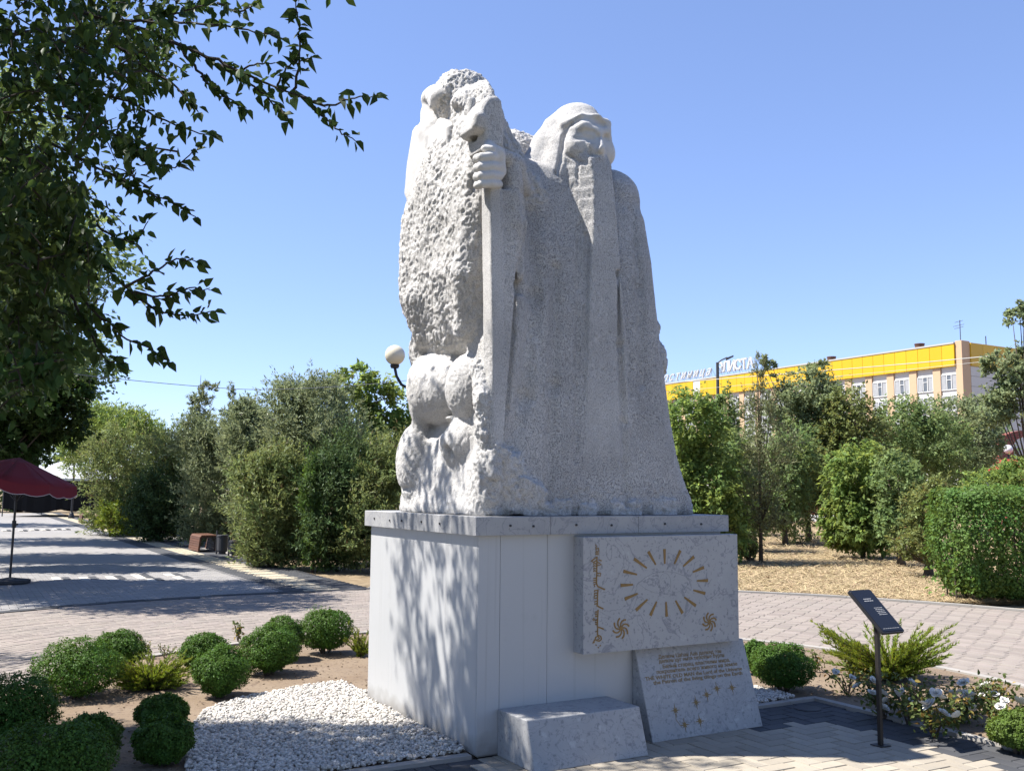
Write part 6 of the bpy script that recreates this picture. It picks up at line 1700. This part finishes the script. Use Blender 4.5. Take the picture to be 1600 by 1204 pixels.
# --- globe lamps on the plaza
M_globe = material('opal_glass', (.78, .70, .52), .25, noise=(3, .3), tint=(.70, .64, .52), spec=.5)
M_lampmetal = material('black_lamp_metal', (.02, .02, .024), .45, spec=.4)
def globe_lamp(pos, label, arms, R=.19, h=4.0, group='globe lamps beside the plaza'):
    root = empty('globe_lamp', tuple(pos)); tag(root, label, 'lamp', group)
    m = MB(); m.lathe((0, 0, 0), [(.16, 0), (.16, .12), (.09, .3), (.06, .34), (.05, h - .5), (.05, h), (.07, h + .02), (.02, h + .15)], 12); m.build('post', M_lampmetal, root, smooth=False)
    for ang, r in arms:
        ca, sa = math.cos(ang), math.sin(ang); zg = h + .35
        P = [(0, 0, h - .15)] + [(ca * r * s, sa * r * s, h - .15 + dz) for s, dz in ((.25, -.16), (.5, -.20), (.75, -.13), (.93, .03), (1, .2))]
        MB().tube(P, .028, 7).build('arm', M_lampmetal, root)
        MB().lathe((ca * r, sa * r, h + .03), [(.07, 0), (.09, .05), (.06, .09)], 10).build('collar', M_lampmetal, root)
        prof = [(R * math.sin(a), R * .98 - R * math.cos(a)) for a in np.linspace(.25, math.pi - .05, 14)]
        MB().lathe((ca * r, sa * r, h + .09), prof, 20).build('globe', M_globe, root, smooth=True)
    return root
pz_ = at(655, 900, 18); pz_[2] = -.04; gz = at(610, 551, 18)[2] - .09 - .19 
globe_lamp(pz_, 'globe lamp on a curved black arm, its post behind the plinth', [(math.pi, .53), (0, .53)], .19, gz)
p2 = at(395, 800, 29); p2[2] = -.04; g2 = at(375, 651, 29)[2] - .28
globe_lamp(p2, 'yellowish globe lamp half hidden in the juniper tops', [(math.pi, .40), (.3, .4)], .20, g2)
p3 = at(112, 800, 52); p3[2] = -.04; g3 = at(103, 715, 52)[2] - .28
globe_lamp(p3, 'small distant globe lamp above the black tent', [(math.pi, .32), (0, .32)], .20, g3)

# --- wooden benches of slats on the edge of the plaza
M_wood = material('oiled_wood', (.135, .062, .036), .6, noise=(3, .6), tint=(.13, .055, .03), rnd=.12, bump=(.3, 50))
def bench(pos, label, L=1.15):
    root = empty('slat_bench', tuple(pos), YAW); tag(root, label, 'bench', 'wooden slat benches along the plaza')
    prof = [(-.29, .02), (-.25, .38), (-.20, .43), (.20, .43), (.25, .38), (.18, .02)]
    def side(a, b, n):
        for i in range(n):
            t0, t1 = (i + .06) / n, (i + .94) / n; p = np.array(a) * (1 - t0) + np.array(b) * t0; q = np.array(a) * (1 - t1) + np.array(b) * t1
            d = (q - p) / np.linalg.norm(q - p); nn = np.array((-d[1], d[0])) * .045
            MB().hexa([(p[0], 0, p[1]), (q[0], 0, q[1]), (q[0], L, q[1]), (p[0], L, p[1])], [(p[0] - nn[0], 0, p[1] - nn[1]), (q[0] - nn[0], 0, q[1] - nn[1]), (q[0] - nn[0], L, q[1] - nn[1]), (p[0] - nn[0], L, p[1] - nn[1])]).build('slat', M_wood, root)
    side(prof[0], prof[1], 6); side(prof[1], prof[2], 1); side(prof[2], prof[3], 6); side(prof[3], prof[4], 1); side(prof[4], prof[5], 6)
    for y in (.12, L - .2):
        f = MB(); P = [(x * .84, y, .02 + (z - .02) * .86) for x, z in prof]; f.tube(P, .03, 6); f.build('frame', M_steel, root)
    return root
bench(gnd(327, 862, -.01), 'slatted wooden bench at the plaza edge between the junipers')
bench(gnd(137, 817, -.01), 'far wooden bench near the end of the plaza, beside the tent')
def bin_(px, py, label, h=.62, r=.16):
    g = gnd(px, py, -.01); root = empty('litter_bin', tuple(g)); tag(root, label, 'litter bin')
    MB().lathe((0, 0, .06), [(r * .9, 0), (r, .03), (r, h - .1), (r * 1.06, h - .09), (r * 1.06, h - .05), (r * .9, h - .04), (r * .86, h - .2)], 16).build('body', M_steel, root)
    MB().tube([(-r * 1.1, 0, -.02), (-r * 1.1, 0, h + .12)], .022, 6).build('post', M_steel, root); MB().lathe((0, 0, 0), [(r * .7, 0), (r * .7, .06)], 12).build('foot', M_steel, root)
bin_(347, 865, 'black litter bin beside the wooden bench', .46, .13); bin_(369, 868, 'low dark bin half under the junipers', .36, .17)

# --- red parasol
pg = gnd(15, 911, .004); par = empty('red_parasol', tuple(pg)); tag(par, 'red market parasol with scalloped valance on a black pole at the left edge', 'parasol')
M_red = material('red_canvas', (.17, .016, .024), .8, noise=(3, .4), tint=(.24, .025, .035), bump=(.2, 90)); M_trim = material('white_trim', (.6, .5, .48), .8)
YB = pg[1]; ps = YB / FPX
MB().tube([(0, 0, .06), (.01, 0, 1.0), (.035, 0, 2.08)], .02, 8).build('pole', M_blk, par)
MB().lathe((0, 0, 0), [(.30, 0), (.32, .02), (.32, .06), (.10, .09), (.05, .10)], 20).build('base', material('grey_rubber', (.06, .06, .065), .8), par)
MB().tube([(0, 0, .98), (.09, -.04, .98)], .018, 6).build('crank', M_blk, par); MB().lathe((.012, 0, .92), [(.035, 0), (.035, .12)], 8).build('joint', M_blk, par)
tilt_ = Matrix.Rotation(math.radians(9), 3, 'Y'); apex = Vector((.035, 0, 2.10)); N8 = 8; RP = .98
rim = [apex + tilt_ @ Vector((RP * math.cos(2 * math.pi * (k + .3) / N8), RP * math.sin(2 * math.pi * (k + .3) / N8), -.33)) for k in range(N8)]
for k in range(N8):
    a, b = rim[k], rim[(k + 1) % N8]; V = []; F = []; nu, nvv = 5, 5
    for i in range(nvv):
        for j in range(nu):
            s = i / (nvv - 1); t = j / (nu - 1); p = apex.lerp(a.lerp(b, t), s); p.z -= .06 * math.sin(math.pi * s) * (1 - .0) * 0 + .05 * 4 * t * (1 - t) * s * s
            V.append(p)
    for i in range(nvv - 1):
        for j in range(nu - 1): F.append((i * nu + j, (i + 1) * nu + j, (i + 1) * nu + j + 1, i * nu + j + 1))
    o = mesh('canopy_panel', V, F, M_red, par, smooth=True)
    o.modifiers.new('thickness', 'SOLIDIFY').thickness = .004
    V = []; F = []
    for j in range(9):
        t = j / 8; p = a.lerp(b, t); p.z -= .05 * 4 * t * (1 - t); sc = .15 + .03 * abs(math.sin(2 * math.pi * t)); out_ = (a.lerp(b, t) - apex); out_.z = 0; out_.normalize()
        V += [p + out_ * .004, p + out_ * .02 + Vector((0, 0, -sc))]
    F = [(2 * j, 2 * j + 1, 2 * j + 3, 2 * j + 2) for j in range(8)]
    o = mesh('valance', V, F, M_red, par); o.modifiers.new('thickness', 'SOLIDIFY').thickness = .003
    MB().tube([V[2 * j + 1] for j in range(9)], .0055, 5).build('piping', M_trim, par)
    MB().tube([apex + Vector((0, 0, -.03)), a + Vector((0, 0, -.015))], .008, 5).build('rib', M_blk, par)
    MB().tube([apex + Vector((-.01, 0, -.75)), apex.lerp(a, .55) + Vector((0, 0, -.02))], .006, 5).build('stretcher', M_steel, par)
# --- black tent with a white roof at the end of the plaza
TY = 54; k_ = TY / FPX; tc = at(70, 800, TY); tc[2] = 0; tent = empty('market_tent', tuple(tc)); tag(tent, 'black walled market tent with a white roof at the far end of the plaza', 'tent')
xl, xr = -65 * k_, 70 * k_; zT, zB = at(70, 747, TY)[2], .30
M_tent = material('black_tent_cloth', (.004, .004, .005), .95, bump=(.2, 4)); M_white = material('white_tent_roof', (.46, .47, .48), .6, bump=(.2, 3))
def wall_cloth(x0, y0, x1, y1, zb):
    V = []; F = []; n = 14
    for i in range(n + 1):
        t = i / n; w = .05 * math.sin(t * 37); x, y = x0 + (x1 - x0) * t + (w if abs(y1 - y0) > 1 else 0), y0 + (y1 - y0) * t + (w if abs(x1 - x0) > 1 else 0)
        V += [(x, y, zT), (x, y, zb + .12 * math.sin(t * 9 + 1))]
    F = [(2 * i, 2 * i + 1, 2 * i + 3, 2 * i + 2) for i in range(n)]
    o = mesh('side_wall', V, F, M_tent, tent); o.modifiers.new('thickness', 'SOLIDIFY').thickness = .02
wall_cloth(xl, 0, xr - .25, 0, zB); wall_cloth(xr - .25, 0, xr - .1, 4.5, zB); wall_cloth(xl, 4.5, xr - .1, 4.5, zB); wall_cloth(xl, 0, xl, 4.5, zB)
ap_ = ((xl + xr) / 2, 2.2, at(70, 716, TY)[2]); q = [(xl - .1, -.1), (xr + .05, -.1), (xr + .05, 4.6), (xl - .1, 4.6)]
for i in range(4):
    a, b = q[i], q[(i + 1) % 4]; o = mesh('roof_panel', [(*a, zT), (*b, zT), ap_, (*a, zT - .12), (*b, zT - .12)], [(0, 1, 2), (1, 0, 3, 4)], M_white, tent); o.modifiers.new('thickness', 'SOLIDIFY').thickness = .01
for x, y in q: MB().tube([(x * .97, y + .1 * (1 if y < 1 else -1), 0), (x * .97, y + .1 * (1 if y < 1 else -1), zT)], .03, 6).build('pole', M_steel, tent)

# --- red brick gateway and low wall behind the lawn
def brick_material():
    m = bpy.data.materials.new('red_brick'); m.use_nodes = True; nt = m.node_tree; N = nt.nodes; L = nt.links; b = N['Principled BSDF']; b.inputs['Roughness'].default_value = .9
    br = N.new('ShaderNodeTexBrick'); br.inputs['Scale'].default_value = 1; br.inputs['Brick Width'].default_value = .26; br.inputs['Row Height'].default_value = .085; br.inputs['Mortar Size'].default_value = .008
    br.inputs['Color1'].default_value = (.22, .045, .028, 1); br.inputs['Color2'].default_value = (.17, .036, .025, 1); br.inputs['Mortar'].default_value = (.25, .2, .17, 1)
    tc = N.new('ShaderNodeTexCoord'); mp = N.new('ShaderNodeMapping'); mp.inputs['Rotation'].default_value = (math.pi / 2, 0, 0); L.new(tc.outputs['Object'], mp.inputs['Vector']); L.new(mp.outputs[0], br.inputs['Vector']); L.new(br.outputs['Color'], b.inputs['Base Color'])
    return m
M_brick = brick_material(); M_redroof = material('red_roof_tile', (.33, .045, .030), .6, noise=(4, .5), tint=(.26, .04, .03), bump=(.5, 8))
GY = 46; gk = GY / FPX; gp = at(1600, 760, GY); gp[2] = 0; gate = empty('brick_gateway', tuple(gp)); tag(gate, 'red brick arched gateway behind the trees at the right picture edge', 'gateway')
za = at(1600, 672, GY)[2]; 
for x in (-.75, 1.5): MB().box((x - .35, 0, -.1), (x + .35, .7, za - .7), .02).build('pillar', M_brick, gate)
P = [(-1.1, za - .7)] + [(.375 + 1.475 * math.cos(a), za - .7 + .72 * math.sin(a)) for a in np.linspace(math.pi, 0, 13)] + [(1.85, za - .7)] + [(.375 + .75 * math.cos(a), za - .7 + .42 * math.sin(a)) for a in np.linspace(0, math.pi, 11)]
MB().prism([(p[0], p[1]) for p in P], (0, 0, 0), (1, 0, 0), (0, 0, 1), (0, 1, 0), .7).build('arch', M_brick, gate)
MB().box((-1.15, -.04, za - .78), (-.35, .74, za - .70)).build('cornice', M_frame, gate); MB().box((1.1, -.04, za - .78), (1.9, .74, za - .70)).build('cornice', M_frame, gate)
kb = at(1592, 735, 42); kb[2] = 0; kz = at(1592, 716, 42)[2]; kiosk = empty('kiosk', tuple(kb)); tag(kiosk, 'small red roofed kiosk in front of the brick gateway', 'kiosk')
MB().box((-.35, .1, -.1), (2.2, 1.6, kz - .62)).build('wall', M_brick, kiosk); MB().hexa([(-.6, -.15, kz - .64), (2.5, -.15, kz - .64), (2.5, 1.9, kz - .64), (-.6, 1.9, kz - .64)], [(-.35, .7, kz), (2.2, .7, kz), (2.2, 1.0, kz), (-.35, 1.0, kz)]).build('roof', M_redroof, kiosk)
lp = at(1578, 760, 43.5); lp[2] = 0; gl4 = at(1578, 702, 43.5)[2] - .28
r4 = empty('globe_lamp', tuple(lp)); tag(r4, 'single white ball lamp in front of the brick arch', 'lamp')
MB().lathe((0, 0, 0), [(.12, 0), (.05, .2), (.04, gl4 + .1)], 10).build('post', M_lampmetal, r4)
MB().lathe((0, 0, gl4 + .09), [(.2 * math.sin(a), .196 - .2 * math.cos(a)) for a in np.linspace(.25, math.pi - .05, 12)], 18).build('globe', material('white_opal', (.78, .78, .77), .2, spec=.5), r4, smooth=True)
wl0, wl1 = at(1262, 790, 47), at(1330, 790, 46); wl0[2] = wl1[2] = 0; wv = wl1 - wl0; WLn = float(np.hypot(wv[0], wv[1]))
wroot = empty('brick_wall', tuple(wl0), math.atan2(wv[1], wv[0])); tag(wroot, 'low red brick wall with a pale foot behind the drooping tree', 'wall')
MB().box((0, 0, .62), (WLn, .25, 1.5)).build('brickwork', M_brick, wroot); MB().box((-.03, -.04, -.1), (WLn + .03, .29, .60)).build('footing', M_frame, wroot); MB().box((-.03, -.04, 1.502), (WLn + .03, .29, 1.60)).build('coping', M_redroof, wroot)

# --- overhead wires
def wire(pts, name, label, r, mat):
    P = [at(*p) for p in pts]; P = [Vector(p) for p in P]; Q = []
    for i in range(len(P) - 1):
        a, b, c, d = P[max(i - 1, 0)], P[i], P[i + 1], P[min(i + 2, len(P) - 1)]
        for k in range(6):
            t = k / 6; Q.append(.5 * ((2 * b) + (c - a) * t + (2 * a - 5 * b + 4 * c - d) * t * t + (3 * b - a - 3 * c + d) * t ** 3))
    Q.append(P[-1]); o = MB().tube(Q, r, 5).build(name, mat, None, smooth=True); tag(o, label, 'wire', 'overhead wires')
M_wire = material('grey_cable', (.28, .29, .30), .6); M_wire2 = material('pale_cable', (.55, .54, .50), .6)
wire([(-60, 552, 13), (0, 565, 14), (132, 586, 15.5), (320, 604, 17.5), (432, 608, 19), (600, 598, 21), (760, 578, 23)], 'overhead_wire', 'thin overhead wire sagging from the dark tree to behind the statue', .006, M_wire)
wire([(900, 607, 40), (1030, 599, 37), (1250, 582, 33), (1420, 568, 30), (1600, 551, 27), (1700, 541, 26)], 'overhead_wire', 'thick pale overhead cable crossing in front of the yellow band', .014, M_wire2)
wire([(900, 622, 44), (1030, 613, 41), (1250, 593, 37), (1420, 577, 34), (1600, 558, 31), (1700, 548, 30)], 'overhead_wire', 'thinner lower overhead wire under the thick pale cable', .008, M_wire2)
# dark manhole lid in the charcoal paving
mh = gnd(1262, 1106, .004); o = MB().lathe((0, 0, -.01), [(.10, 0), (.10, .012), (.095, .016)], 20).build('drain_cover', M_steel, None, loc=tuple(mh)); tag(o, 'small round metal drain cover in the dark paving', 'drain cover')
